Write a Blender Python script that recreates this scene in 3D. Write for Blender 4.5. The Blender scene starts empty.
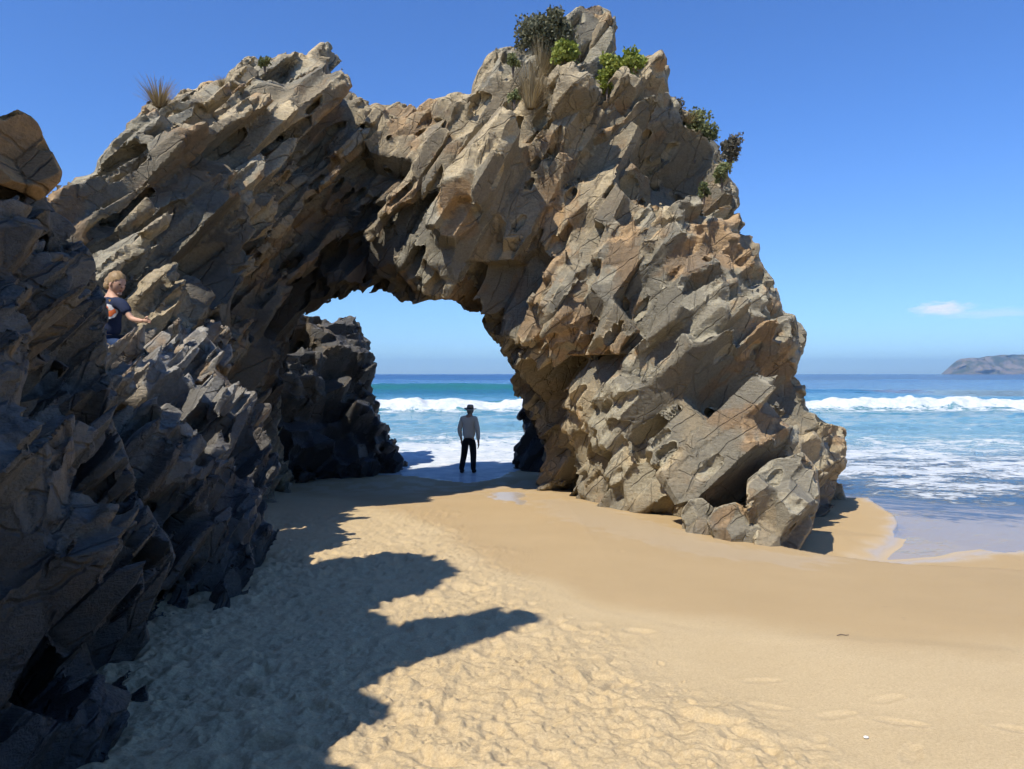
import bpy, math, random, time
import numpy as np
from concurrent.futures import ThreadPoolExecutor
from mathutils import Vector
T0 = time.time()
F32 = np.float32
scene = bpy.context.scene
COL = scene.collection
# ------------------------------------------------------------------ camera
FPX = 750.0; CAMZ = 2.6; W, H = 1024, 769
PITCH = math.atan(10.5 / FPX)
cp, sp = math.cos(PITCH), math.sin(PITCH)
def ray(u, v):
    a = (np.asarray(u, float) - 512) / FPX; b = (384.5 - np.asarray(v, float)) / FPX
    y = cp + b * sp; z = -sp + b * cp
    return a / y, z / y                       # per metre of Y
def P(u, v, Y):
    a, b = ray(u, v); return (float(a * Y), float(Y), float(CAMZ + b * Y))
def project(p):
    x, y, z = p[:, 0], p[:, 1], p[:, 2] - CAMZ
    d = y * cp - z * sp; up = y * sp + z * cp
    d = np.maximum(d, .3)
    return 512 + FPX * x / d, 384.5 - FPX * up / d
cam = bpy.data.cameras.new('camera'); camo = bpy.data.objects.new('camera', cam); COL.objects.link(camo)
camo.location = (0, 0, CAMZ); camo.rotation_euler = (math.pi / 2 - PITCH, 0, 0)
cam.sensor_fit = 'HORIZONTAL'; cam.sensor_width = 36; cam.lens = 36 * FPX / W
cam.clip_start = .05; cam.clip_end = 60000
scene.camera = camo
cy = scene.cycles; cy.max_bounces = 5; cy.diffuse_bounces = 2; cy.glossy_bounces = 2; cy.transmission_bounces = 2; cy.transparent_max_bounces = 16; cy.volume_bounces = 0
cy.caustics_reflective = False; cy.caustics_refractive = False; cy.use_denoising = True; cy.use_adaptive_sampling = True; cy.adaptive_threshold = .03; cy.adaptive_min_samples = 12
# ------------------------------------------------------------------ light
SUN_EL = math.radians(53); SUN_AZ = (0.62, 0.785)      # horizontal travel of the light
w = bpy.data.worlds.new('World'); scene.world = w; w.use_nodes = True
nt = w.node_tree; nt.nodes.clear()
out = nt.nodes.new('ShaderNodeOutputWorld'); bg = nt.nodes.new('ShaderNodeBackground')
sky = nt.nodes.new('ShaderNodeTexSky'); sky.sky_type = 'NISHITA'; sky.sun_disc = False
sky.sun_elevation = SUN_EL
sky.sun_rotation = math.atan2(-SUN_AZ[0], -SUN_AZ[1])
sky.air_density = 1.0; sky.dust_density = 0.25; sky.ozone_density = 3.0; sky.altitude = 0
bg.inputs[1].default_value = 0.086
# a small flat cloud low over the sea, part of the sky itself
tc = nt.nodes.new('ShaderNodeTexCoord')
def cloud(u, v, su, sv, seed, dens, prev):
    a, b = ray(u, v); n0 = Vector((float(a), 1, float(b))).normalized()
    m = nt.nodes.new('ShaderNodeMapping'); m.vector_type = 'POINT'
    m.inputs['Location'].default_value = (-n0.x / su, -n0.y / su * .3, -n0.z / sv)
    m.inputs['Scale'].default_value = (1 / su, .3 / su, 1 / sv)
    nt.links.new(tc.outputs['Generated'], m.inputs['Vector'])
    l = nt.nodes.new('ShaderNodeVectorMath'); l.operation = 'LENGTH'; nt.links.new(m.outputs[0], l.inputs[0])
    nz = nt.nodes.new('ShaderNodeTexNoise'); nz.inputs['Scale'].default_value = 1.1; nz.inputs['Detail'].default_value = 6
    nz.inputs['Roughness'].default_value = .62
    m2 = nt.nodes.new('ShaderNodeVectorMath'); m2.operation = 'ADD'; m2.inputs[1].default_value = (seed, 0, 0)
    nt.links.new(m.outputs[0], m2.inputs[0]); nt.links.new(m2.outputs[0], nz.inputs['Vector'])
    s = nt.nodes.new('ShaderNodeMath'); s.operation = 'MULTIPLY_ADD'; s.inputs[1].default_value = 2.2; s.inputs[2].default_value = -1.1
    nt.links.new(nz.outputs['Fac'], s.inputs[0])
    d = nt.nodes.new('ShaderNodeMath'); d.operation = 'ADD'; nt.links.new(l.outputs['Value'], d.inputs[0]); nt.links.new(s.outputs[0], d.inputs[1])
    r = nt.nodes.new('ShaderNodeMapRange'); r.inputs['From Min'].default_value = 1.05; r.inputs['From Max'].default_value = .35
    r.inputs['To Min'].default_value = 0; r.inputs['To Max'].default_value = dens
    nt.links.new(d.outputs[0], r.inputs['Value'])
    mx = nt.nodes.new('ShaderNodeMix'); mx.data_type = 'RGBA'; nt.links.new(r.outputs[0], mx.inputs['Factor'])
    nt.links.new(prev, mx.inputs['A']); mx.inputs['B'].default_value = (8.6, 9.2, 10.2, 1)
    return mx.outputs['Result']
tone = nt.nodes.new('ShaderNodeMix'); tone.data_type = 'RGBA'; tone.blend_type = 'MULTIPLY'; tone.inputs['Factor'].default_value = 1
tone.inputs['B'].default_value = (0.80, 1.0, 1.22, 1); nt.links.new(sky.outputs[0], tone.inputs['A'])
sx = nt.nodes.new('ShaderNodeSeparateXYZ'); nt.links.new(tc.outputs['Generated'], sx.inputs[0])
rp = nt.nodes.new('ShaderNodeValToRGB'); nt.links.new(sx.outputs[2], rp.inputs[0]); el = rp.color_ramp.elements
el[0].position = 0; el[0].color = (.74, 1.14, 1.78, 1); el[1].position = .55; el[1].color = (.72, 1.10, 1.72, 1)
e_ = el.new(.12); e_.color = (.78, 1.10, 1.60, 1); e_ = el.new(.3); e_.color = (.72, 1.10, 1.72, 1)
tone.inputs['B'].default_value = (1, 1, 1, 1); nt.links.new(rp.outputs[0], tone.inputs['B'])
c_ = cloud(940, 308, .026, .0085, 3.1, .95, tone.outputs['Result'])
c_ = cloud(985, 313, .05, .006, 7.7, .35, c_)
nt.links.new(c_, bg.inputs[0]); nt.links.new(bg.outputs[0], out.inputs[0])
sun = bpy.data.lights.new('sun', 'SUN'); sun.energy = 5.0; sun.angle = math.radians(.53); sun.color = (1, .945, .85)
suno = bpy.data.objects.new('sun', sun); COL.objects.link(suno)
ld = Vector((SUN_AZ[0] * math.cos(SUN_EL), SUN_AZ[1] * math.cos(SUN_EL), -math.sin(SUN_EL))).normalized()
suno.rotation_euler = ld.to_track_quat('-Z', 'Y').to_euler(); suno.location = (-8, -8, 20)
vs = scene.view_settings; vs.view_transform = 'Standard'; vs.look = 'None'; vs.exposure = 0.32; vs.gamma = 1; vs.use_curve_mapping = False
# ------------------------------------------------------------------ object helpers
def tag(o, label=None, cat=None, group=None, kind=None):
    if label: o['label'] = label
    if cat: o['category'] = cat
    if group: o['group'] = group
    if kind: o['kind'] = kind
    return o
def empty(name, loc, rz=0):
    o = bpy.data.objects.new(name, None); COL.objects.link(o); o.location = loc; o.rotation_euler = (0, 0, rz); o.empty_display_size = .2
    return o
def mesh_obj(name, verts, faces, mat, parent=None, smooth=True, attrs=None):
    verts = np.asarray(verts, F32); me = bpy.data.meshes.new(name)
    if isinstance(faces, np.ndarray):
        n, k = faces.shape
        me.vertices.add(len(verts)); me.vertices.foreach_set('co', verts.ravel())
        me.loops.add(n * k); me.loops.foreach_set('vertex_index', faces.astype(np.int32).ravel())
        me.polygons.add(n); me.polygons.foreach_set('loop_start', np.arange(0, n * k, k, dtype=np.int32))
        me.update(calc_edges=True)
    else:
        me.from_pydata(verts.tolist(), [], faces); me.update()
    me.polygons.foreach_set('use_smooth', np.full(len(me.polygons), smooth))
    if attrs:
        for k_, a in attrs.items():
            at = me.attributes.new(k_, 'FLOAT', 'POINT'); at.data.foreach_set('value', np.asarray(a, F32))
    me.update()
    o = bpy.data.objects.new(name, me); COL.objects.link(o)
    if mat: me.materials.append(mat)
    if parent: o.parent = parent
    return o
# ------------------------------------------------------------------ numpy noise
_rg = np.random.default_rng(11)
NT = _rg.random((64, 64, 64)).astype(F32)
def vnoise(p):
    i = np.floor(p).astype(np.int32); f = (p - i).astype(F32); f = f * f * f * (f * (f * 6 - 15) + 10); i &= 63
    j = (i + 1) & 63
    x0, y0, z0 = i[:, 0], i[:, 1], i[:, 2]; x1, y1, z1 = j[:, 0], j[:, 1], j[:, 2]; fx, fy, fz = f[:, 0], f[:, 1], f[:, 2]
    a = NT[x0, y0, z0] * (1 - fx) + NT[x1, y0, z0] * fx; b = NT[x0, y1, z0] * (1 - fx) + NT[x1, y1, z0] * fx
    c = NT[x0, y0, z1] * (1 - fx) + NT[x1, y0, z1] * fx; d = NT[x0, y1, z1] * (1 - fx) + NT[x1, y1, z1] * fx
    return ((a * (1 - fy) + b * fy) * (1 - fz) + (c * (1 - fy) + d * fy) * fz) * 2 - 1
def fbm(p, oct=4, gain=.5):
    s = 0; a = 1.
    for o in range(oct):
        s = s + a * vnoise(p + 17.3 * o); p = p * 2.03; a *= gain
    return s
def sm(x, a, b):
    t = np.clip((x - a) / (b - a), 0, 1); return t * t * (3 - 2 * t)
# ------------------------------------------------------------------ fractured rock builder
def chunked(fn, p, n=120000):
    parts = [p[i:i + n] for i in range(0, max(len(p), 1), n)]
    with ThreadPoolExecutor(4) as ex: res = list(ex.map(fn, parts))
    return [np.concatenate([r[k] for r in res]) for k in range(len(res[0]))]
def warp(p, amp):
    q = p * .35
    return p + amp * np.stack([np.sin(q[:, 1] * 2.1 + q[:, 2] * 1.3), np.sin(q[:, 2] * 1.9 + q[:, 0] * 1.7 + 1), np.sin(q[:, 0] * 2.3 - q[:, 1] * 1.1 + 2)], 1).astype(F32)
class Cells:
    def __init__(s, lo, hi, axes, size, jit, seed, wamp, wvar=.16):
        A = np.array(axes, float); A /= np.linalg.norm(A, axis=1)[:, None]
        s.M = (A / np.array(size)[:, None]).astype(F32); s.Mi = np.linalg.inv(s.M).astype(F32); s.w = wamp; s.ms = float(np.min(size))
        c = np.array([[x, y, z] for x in (lo[0], hi[0]) for y in (lo[1], hi[1]) for z in (lo[2], hi[2])], F32)
        q = c @ s.M.T; s.i0 = np.floor(q.min(0)).astype(int) - 3; s.dim = (np.ceil(q.max(0)).astype(int) + 3 - s.i0)
        rg = np.random.default_rng(seed); n = tuple(s.dim)
        g = np.stack(np.meshgrid(*[np.arange(k) for k in n], indexing='ij'), -1).reshape(-1, 3)
        J = np.array(jit, F32)
        s.seed = (g + .5 + (rg.random(g.shape) - .5) * J).astype(F32)     # relative to i0
        s.rnd = rg.random(len(g)).astype(F32)
        pw = ((s.seed + s.i0).astype(F32)) @ s.Mi.T
        s.pos = 2 * pw - warp(pw, s.w)                                     # approximate un-warp
        s.flag = np.zeros(len(g), bool); s.wt = ((s.rnd * 7.13) % 1).astype(F32) * wvar
    def pre(s, p):
        q = warp(p, s.w) @ s.M.T - s.i0
        return q.astype(F32), np.clip(np.floor(q).astype(np.int32), 1, s.dim - 2)
    def inout(s, p):
        def fn(p):
            q, i = s.pre(p); di = np.full(len(p), 9., F32); do = di.copy(); d1, d2 = int(s.dim[1] * s.dim[2]), int(s.dim[2])
            base = i[:, 0] * d1 + i[:, 1] * d2 + i[:, 2]
            for a in (-1, 0, 1):
                for b in (-1, 0, 1):
                    for c in (-1, 0, 1):
                        k = base + (a * d1 + b * d2 + c); e = q - s.seed[k]; e *= e; d = e[:, 0] + e[:, 1] + e[:, 2] + s.wt[k]; f = s.flag[k]
                        di = np.where(f, np.minimum(di, d), di); do = np.where(f, do, np.minimum(do, d))
            return (np.sqrt(do) - np.sqrt(di)) * (s.ms * .9),
        return chunked(fn, p)[0]
    def near(s, p):
        def fn(p):
            q, i = s.pre(p); m1 = np.full(len(p), 9., F32); m2 = m1.copy(); r = m1.copy(); d1, d2 = int(s.dim[1] * s.dim[2]), int(s.dim[2])
            base = i[:, 0] * d1 + i[:, 1] * d2 + i[:, 2]
            for a in (-1, 0, 1):
                for b in (-1, 0, 1):
                    for c in (-1, 0, 1):
                        k = base + (a * d1 + b * d2 + c); e = q - s.seed[k]; e *= e; d = e[:, 0] + e[:, 1] + e[:, 2] + s.wt[k]; l = d < m1
                        m2 = np.where(l, m1, np.minimum(m2, d)); r = np.where(l, s.rnd[k], r); m1 = np.where(l, d, m1)
            return (np.sqrt(m2) - np.sqrt(m1)), r
        return chunked(fn, p)
def poly_sd(u, v, poly):
    P_ = np.array(poly, float); Q_ = np.roll(P_, -1, 0); best = np.full(len(u), 1e18); ins = np.zeros(len(u), bool)
    for (x0, y0), (x1, y1) in zip(P_, Q_):
        dx, dy = x1 - x0, y1 - y0; t = np.clip(((u - x0) * dx + (v - y0) * dy) / (dx * dx + dy * dy + 1e-9), 0, 1)
        best = np.minimum(best, (u - x0 - t * dx) ** 2 + (v - y0 - t * dy) ** 2)
        if y0 != y1:
            c = ((y0 > v) != (y1 > v)) & (u < (x1 - x0) * (v - y0) / (y1 - y0) + x0); ins ^= c
    return np.where(ins, 1, -1) * np.sqrt(best)
class RBF:
    def __init__(s, pts):
        a = np.array(pts, float); s.x = a[:, :2] / 100; n = len(a)
        K = s.k(np.linalg.norm(s.x[:, None] - s.x[None], axis=2)) + np.eye(n) * .02
        Pm = np.c_[np.ones(n), s.x]; M = np.block([[K, Pm], [Pm.T, np.zeros((3, 3))]])
        s.c = np.linalg.solve(M, np.r_[a[:, 2], 0, 0, 0])
    def k(s, r): return -r
    def __call__(s, u, v):
        X = np.c_[u, v] / 100; o = s.c[-3] + X @ s.c[-2:]
        for i, x in enumerate(s.x): o = o + s.c[i] * s.k(np.hypot(X[:, 0] - x[0], X[:, 1] - x[1]))
        return o
def sil(poly, ctrl, thick, R=.5, bumps=()):
    """solid whose outline was traced at its own distance: front surface from measured depths, real thickness behind it"""
    f = RBF(ctrl); pa = np.array(poly, float); u0, v0 = pa.min(0) - 60; u1, v1 = pa.max(0) + 60; st = 2.5
    gu = np.arange(u0, u1 + st, st); gv = np.arange(v0, v1 + st, st); GU, GV = np.meshgrid(gu, gv, indexing='ij'); fu, fv = GU.ravel(), GV.ravel()
    S = poly_sd(fu, fv, poly); D_ = f(fu, fv)
    for bp, off in bumps: D_ = D_ - off * sm(poly_sd(fu, fv, bp), -3, 3)
    TH = (thick(fu, fv) if callable(thick) else np.full(len(fu), float(thick)))
    tab = np.stack([S, D_, TH], 1).reshape(len(gu), len(gv), 3).astype(F32)
    def m(p):
        u, v = project(p); Y = p[:, 1]; a = np.clip((u - u0) / st, 0, len(gu) - 1.001); b = np.clip((v - v0) / st, 0, len(gv) - 1.001)
        i_, j_ = a.astype(int), b.astype(int); fa, fb = (a - i_)[:, None], (b - j_)[:, None]
        t = (tab[i_, j_] * (1 - fa) + tab[i_ + 1, j_] * fa) * (1 - fb) + (tab[i_, j_ + 1] * (1 - fa) + tab[i_ + 1, j_ + 1] * fa) * fb
        s = t[:, 0] * Y / FPX; k = 1 - np.clip(s / R, 0, 1); rr = R * (1 - np.sqrt(np.maximum(1 - k * k, 0)))
        return s, np.minimum(Y - t[:, 1] - rr, t[:, 1] + t[:, 2] - rr - Y)
    m.tab = tab
    return m
def surface_nets(val, lo, h):
    n = val.shape; ins = val > 0
    cnt = np.zeros(tuple(k - 1 for k in n), np.int8)
    for a in (0, 1):
        for b in (0, 1):
            for c in (0, 1): cnt += ins[a:n[0] - 1 + a, b:n[1] - 1 + b, c:n[2] - 1 + c]
    act = (cnt > 0) & (cnt < 8); I = np.argwhere(act); idx = np.full(act.shape, -1, np.int32); idx[act] = np.arange(len(I), dtype=np.int32)
    C = {(a, b, c): val[I[:, 0] + a, I[:, 1] + b, I[:, 2] + c] for a in (0, 1) for b in (0, 1) for c in (0, 1)}
    acc = np.zeros((len(I), 3), F32); k = np.zeros(len(I), F32)
    for ax in range(3):
        for b in (0, 1):
            for c in (0, 1):
                o = [b, c]; o.insert(ax, 0); e = [b, c]; e.insert(ax, 1); v0, v1 = C[tuple(o)], C[tuple(e)]
                x = (v0 > 0) != (v1 > 0); t = np.where(x, v0 / np.where(x, v0 - v1, 1), 0); q = np.zeros((len(I), 3), F32)
                q[:] = o; q[:, ax] = t; acc += q * x[:, None]; k += x
    V = (I + acc / k[:, None]) * h + lo
    Fs = []
    for ax in range(3):
        b, c = (ax + 1) % 3, (ax + 2) % 3
        s0 = [slice(1, -1)] * 3; s1 = [slice(1, -1)] * 3; s0[ax] = slice(0, -1); s1[ax] = slice(1, None)
        A, B = ins[tuple(s0)], ins[tuple(s1)]; X = np.argwhere(A != B); fl = A[A != B]
        off = np.ones(3, int); off[ax] = 0; X = X + off
        def g(db, dc):
            Y_ = X.copy(); Y_[:, b] -= db; Y_[:, c] -= dc; return idx[Y_[:, 0], Y_[:, 1], Y_[:, 2]]
        q = np.stack([g(1, 1), g(0, 1), g(0, 0), g(1, 0)], 1); q[~fl] = q[~fl][:, ::-1]; Fs.append(q)
    Fq = np.concatenate(Fs); Fq = Fq[(Fq >= 0).all(1)]
    return V.astype(F32), Fq
def vnormals(V, Fq):
    a = V[Fq[:, 2]] - V[Fq[:, 0]]; b = V[Fq[:, 3]] - V[Fq[:, 1]]; n = np.cross(a, b); N = np.zeros_like(V)
    for k in range(4):
        for c in range(3): N[:, c] += np.bincount(Fq[:, k], n[:, c], len(V))
    return N / (np.linalg.norm(N, axis=1)[:, None] + 1e-9)
def rock_data(name, m, lo, hi, h, axes, big, small, seed=1, chip=.28, rough=.02, slack=.12, wamp=.12, jit=(.7, .55, .45), tol=.05, big_rnd=.12, groove=.02, zcut=None, cullback=None, clip=None, patf=.9, cs=1., midc=None, mchip=.3, chipf=None, spots=()):
    lo = np.array(lo, F32); hi = np.array(hi, F32); t0 = time.time()
    A = Cells(lo, hi, axes, big, jit, seed, wamp); B = Cells(lo, hi, axes, small, (.7, .7, .5), seed + 1, wamp)
    s, d = m(A.pos.astype(float)); A.flag = (np.minimum(s + slack, d) + (A.rnd - .5) * big_rnd) > 0
    
    # blocks that have dropped out: outside the silhouette, and in patches along the weathered faces
    def remove(C, prob, tl, dl, lo_, hi_):
        s_, d_ = m(C.pos.astype(float)); f_ = A.inout(C.pos.astype(F32)); pt = sm(vnoise((C.pos * patf).astype(F32) + seed + C.ms) * .5 + .5, .42, .72)
        near = (f_ < hi_) & (f_ > lo_); pr = prob * (.12 + 2.2 * pt)
        if chipf is not None: pr = pr * chipf(C.pos)
        C.flag = (s_ > -tl * (.4 + 1.2 * C.rnd)) & (d_ > dl) & ~(near & (C.rnd < pr))
    remove(B, chip, tol, -.35, -.05, .16); C3 = [B]
    if midc is not None:
        M_ = Cells(lo, hi, axes, midc, (.7, .7, .5), seed + 2, wamp); remove(M_, mchip, .10, -.4, -.08, .22); C3.append(M_)
    fall = lambda p: np.minimum.reduce([c.inout(p) for c in C3])
    # coarse pass, then fine samples in a band near the surface only
    n = np.ceil((hi - lo) / (h * 4)).astype(int) * 4 + 1
    ax = [lo[i] + h * np.arange(n[i], dtype=F32) for i in range(3)]
    cx = [a[::4] for a in ax]; G = np.stack(np.meshgrid(*cx, indexing='ij'), -1).reshape(-1, 3).astype(F32)
    fa = A.inout(G); fb = fall(G); f = np.minimum(fa, fb).reshape([len(c) for c in cx]); fb = fb.reshape(f.shape)
    band = h * 4 * 1.2 + B.ms * .5
    fa = fa.reshape(f.shape)
    hot = (np.abs(f) < band) & (fa > -band)
    def dil(x):
        y = x.copy()
        for a_ in range(3):
            z = y.copy(); sl1 = [slice(None)] * 3; sl2 = [slice(None)] * 3; sl1[a_] = slice(1, None); sl2[a_] = slice(0, -1)
            z[tuple(sl1)] |= y[tuple(sl2)]; z[tuple(sl2)] |= y[tuple(sl1)]; y = z
        return y
    sg = f > 0; mix = dil(sg) & dil(~sg); hot = (hot | mix)
    val = np.repeat(np.repeat(np.repeat(np.where(sg, 1., -1.).astype(F32), 4, 0), 4, 1), 4, 2)[:n[0], :n[1], :n[2]]
    hf = np.repeat(np.repeat(np.repeat(hot, 4, 0), 4, 1), 4, 2)
    hf2 = np.zeros(tuple(n), bool); k = [min(n[i], hf.shape[i]) for i in range(3)]
    # centre the coarse samples on their blocks
    hs = np.zeros(tuple(n), bool); hs[:k[0], :k[1], :k[2]] = hf[:k[0], :k[1], :k[2]]
    hs[:-2, :-2, :-2] |= hs[2:, 2:, 2:]; hs[:-3] |= hs[3:]; hs[:, :-3] |= hs[:, 3:]; hs[:, :, :-3] |= hs[:, :, 3:]
    I = np.argwhere(hs); pts = (I * h + lo).astype(F32)
    nzz = vnoise(pts * 1.3 + seed) * .012
    v = np.minimum(A.inout(pts), fall(pts)) + nzz
    if clip is not None:
        ns = vnoise(pts * np.array([3.1, 3.1, 4.3], F32) + seed); v = np.minimum(v, (m(pts)[0] + clip * (1 + 1.1 * ns)).astype(F32))
    if zcut is not None: v = np.minimum(v, pts[:, 2] - zcut + .1)
    val[hs] = v
    for a_ in range(3):
        sl = [slice(None)] * 3; sl[a_] = 0; val[tuple(sl)] = -1; sl[a_] = -1; val[tuple(sl)] = -1
    V, Q = surface_nets(val, lo, h)
    assert len(V) > 10, name
    # keep the largest pieces only
    lab = np.arange(len(V), dtype=np.int64)
    E = np.concatenate([Q[:, [0, 1]], Q[:, [1, 2]], Q[:, [2, 3]], Q[:, [3, 0]]])
    for it in range(400):
        mn = np.minimum(lab[E[:, 0]], lab[E[:, 1]]); l2 = lab.copy(); np.minimum.at(l2, E[:, 0], mn); np.minimum.at(l2, E[:, 1], mn); l2 = l2[l2]; l2 = l2[l2]
        if (l2 == lab).all(): break
        lab = l2
    cnt = np.bincount(lab, minlength=len(V)); keep = cnt[lab] >= max(cnt.max() * .3, 50)
    if zcut is not None: keep &= V[:, 2] > zcut + .02
    if cullback is not None: keep &= ~cullback(V)
    ren = np.cumsum(keep) - 1; Q = Q[keep[Q].all(1)]; Q = ren[Q]; V = V[keep]
    N = vnormals(V, Q)
    ca, ra = A.near(V); cb, rb = B.near(V)
    # open joints between the blocks, a light grain on their faces
    cm, rm = M_.near(V) if midc is not None else (ca, ra)
    dsp = rough * (.6 * fbm(V * (0.35 / small[1]), 3))
    crk = np.exp(-(ca / .035) ** 2); crm = np.exp(-(cm / .045) ** 2) * sm(rm, .15, .5); crk2 = np.exp(-(cb / .06) ** 2) * (rb > .5) * sm(vnoise(V * .8 * patf + 3), -.1, .3)
    dsp = dsp - groove * (crk + crm * .7 + crk2 * .45) + (rm - .5) * rough * 1.5
    crk = np.maximum(crk, crm * .85)
    V = V + N * dsp[:, None]
    print('%s: %d verts, %.1fs' % (name, len(V), time.time() - t0))
    shade_stain = V[:, 0] * 0; big_a = fbm(V * (.55 * cs) + seed, 4, .6) * .35 + .5; och = fbm(V * (1.1 * cs) + seed + 5, 4, .65) * .35 + .5
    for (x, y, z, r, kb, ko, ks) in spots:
        g_ = np.exp(-((V - np.array([x, y, z], F32)) ** 2).sum(1) / r ** 2); big_a = big_a + kb * g_; och = och + ko * g_; shade_stain = shade_stain + ks * g_
    return V, Q, {'shade_stain': shade_stain + (shade_stain > 0) * .25 * fbm(V * .9, 3) * shade_stain, 'big': big_a, 'och': och, 'blk': ra, 'blk2': rm, 'crk': np.clip(np.maximum(crk, crk2 * .7), 0, 1)}
def rock(name, m, *a, **kw):
    a = list(a); mat = a.pop(6); V, Q, at = rock_data(name, m, *a, **kw)
    o = mesh_obj(name, V, Q, mat, attrs=at); o.data.set_sharp_from_angle(angle=math.radians(32)); return o
# ------------------------------------------------------------------ material helpers
class N:
    def __init__(s, name):
        s.m = bpy.data.materials.new(name); s.m.use_nodes = True; s.t = s.m.node_tree; s.t.nodes.clear()
        s.out = s.n('OutputMaterial'); s.co = s.n('TexCoord').outputs['Object']
    def n(s, k, **kw):
        x = s.t.nodes.new('ShaderNode' + k)
        for a, b in kw.items(): setattr(x, a, b)
        return x
    def put(s, sock, v):
        if hasattr(v, 'links'): s.t.links.new(v, sock)
        elif v is not None:
            if isinstance(v, tuple) and len(v) == 3 and sock.type == 'RGBA': v = v + (1,)
            sock.default_value = v
    def math(s, op, a, b=None, c=None, clamp=False):
        x = s.n('Math', operation=op, use_clamp=clamp); s.put(x.inputs[0], a)
        if b is not None: s.put(x.inputs[1], b)
        if c is not None: s.put(x.inputs[2], c)
        return x.outputs[0]
    def noise(s, scale, detail=4, rough=.5, vec=None, dist=0, out='Fac'):
        x = s.n('TexNoise'); s.put(x.inputs['Vector'], vec or s.co); x.inputs['Scale'].default_value = scale; x.inputs['Detail'].default_value = detail
        x.inputs['Roughness'].default_value = rough; x.inputs['Distortion'].default_value = dist; return x.outputs[out]
    def voro(s, scale, vec=None, feat='F1', out='Distance', rnd=1):
        x = s.n('TexVoronoi', feature=feat); s.put(x.inputs['Vector'], vec or s.co); x.inputs['Scale'].default_value = scale; x.inputs['Randomness'].default_value = rnd; return x.outputs[out]
    def mapr(s, v, a, b, c=0., d=1., smooth=False):
        x = s.n('MapRange'); x.interpolation_type = 'SMOOTHSTEP' if smooth else 'LINEAR'; s.put(x.inputs[0], v)
        for i, k in enumerate((a, b, c, d)): s.put(x.inputs[i + 1], k)
        return x.outputs[0]
    def mix(s, f, a, b, mode='MIX'):
        x = s.n('Mix', data_type='RGBA', blend_type=mode); s.put(x.inputs['Factor'], f); s.put(x.inputs['A'], a); s.put(x.inputs['B'], b); return x.outputs['Result']
    def attr(s, name): return s.n('Attribute', attribute_name=name).outputs['Fac']
    def rot(s, eul, scale, vec=None, loc=(0, 0, 0)):
        x = s.n('Mapping'); s.put(x.inputs['Vector'], vec or s.co); x.inputs['Rotation'].default_value = eul; x.inputs['Scale'].default_value = scale; x.inputs['Location'].default_value = loc; return x.outputs[0]
    def vadd(s, a, b, k=1.):
        x = s.n('VectorMath', operation='MULTIPLY_ADD'); s.put(x.inputs[0], b); x.inputs[1].default_value = (k, k, k); s.put(x.inputs[2], a); return x.outputs[0]
    def bump(s, h, dist, strength=1., nrm=None):
        x = s.n('Bump'); s.put(x.inputs['Height'], h); x.inputs['Distance'].default_value = dist; x.inputs['Strength'].default_value = strength
        if nrm is not None: s.put(x.inputs['Normal'], nrm)
        return x.outputs[0]
    def bsdf(s, col, rough=.8, nrm=None, spec=.3, **kw):
        x = s.n('BsdfPrincipled'); s.put(x.inputs['Base Color'], col); s.put(x.inputs['Roughness'], rough); s.put(x.inputs['Specular IOR Level'], spec)
        if nrm is not None: s.put(x.inputs['Normal'], nrm)
        for k, v in kw.items(): s.put(x.inputs[k], v)
        return x.outputs[0]
    def done(s, sh): s.t.links.new(sh, s.out.inputs['Surface']); return s.m
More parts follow.
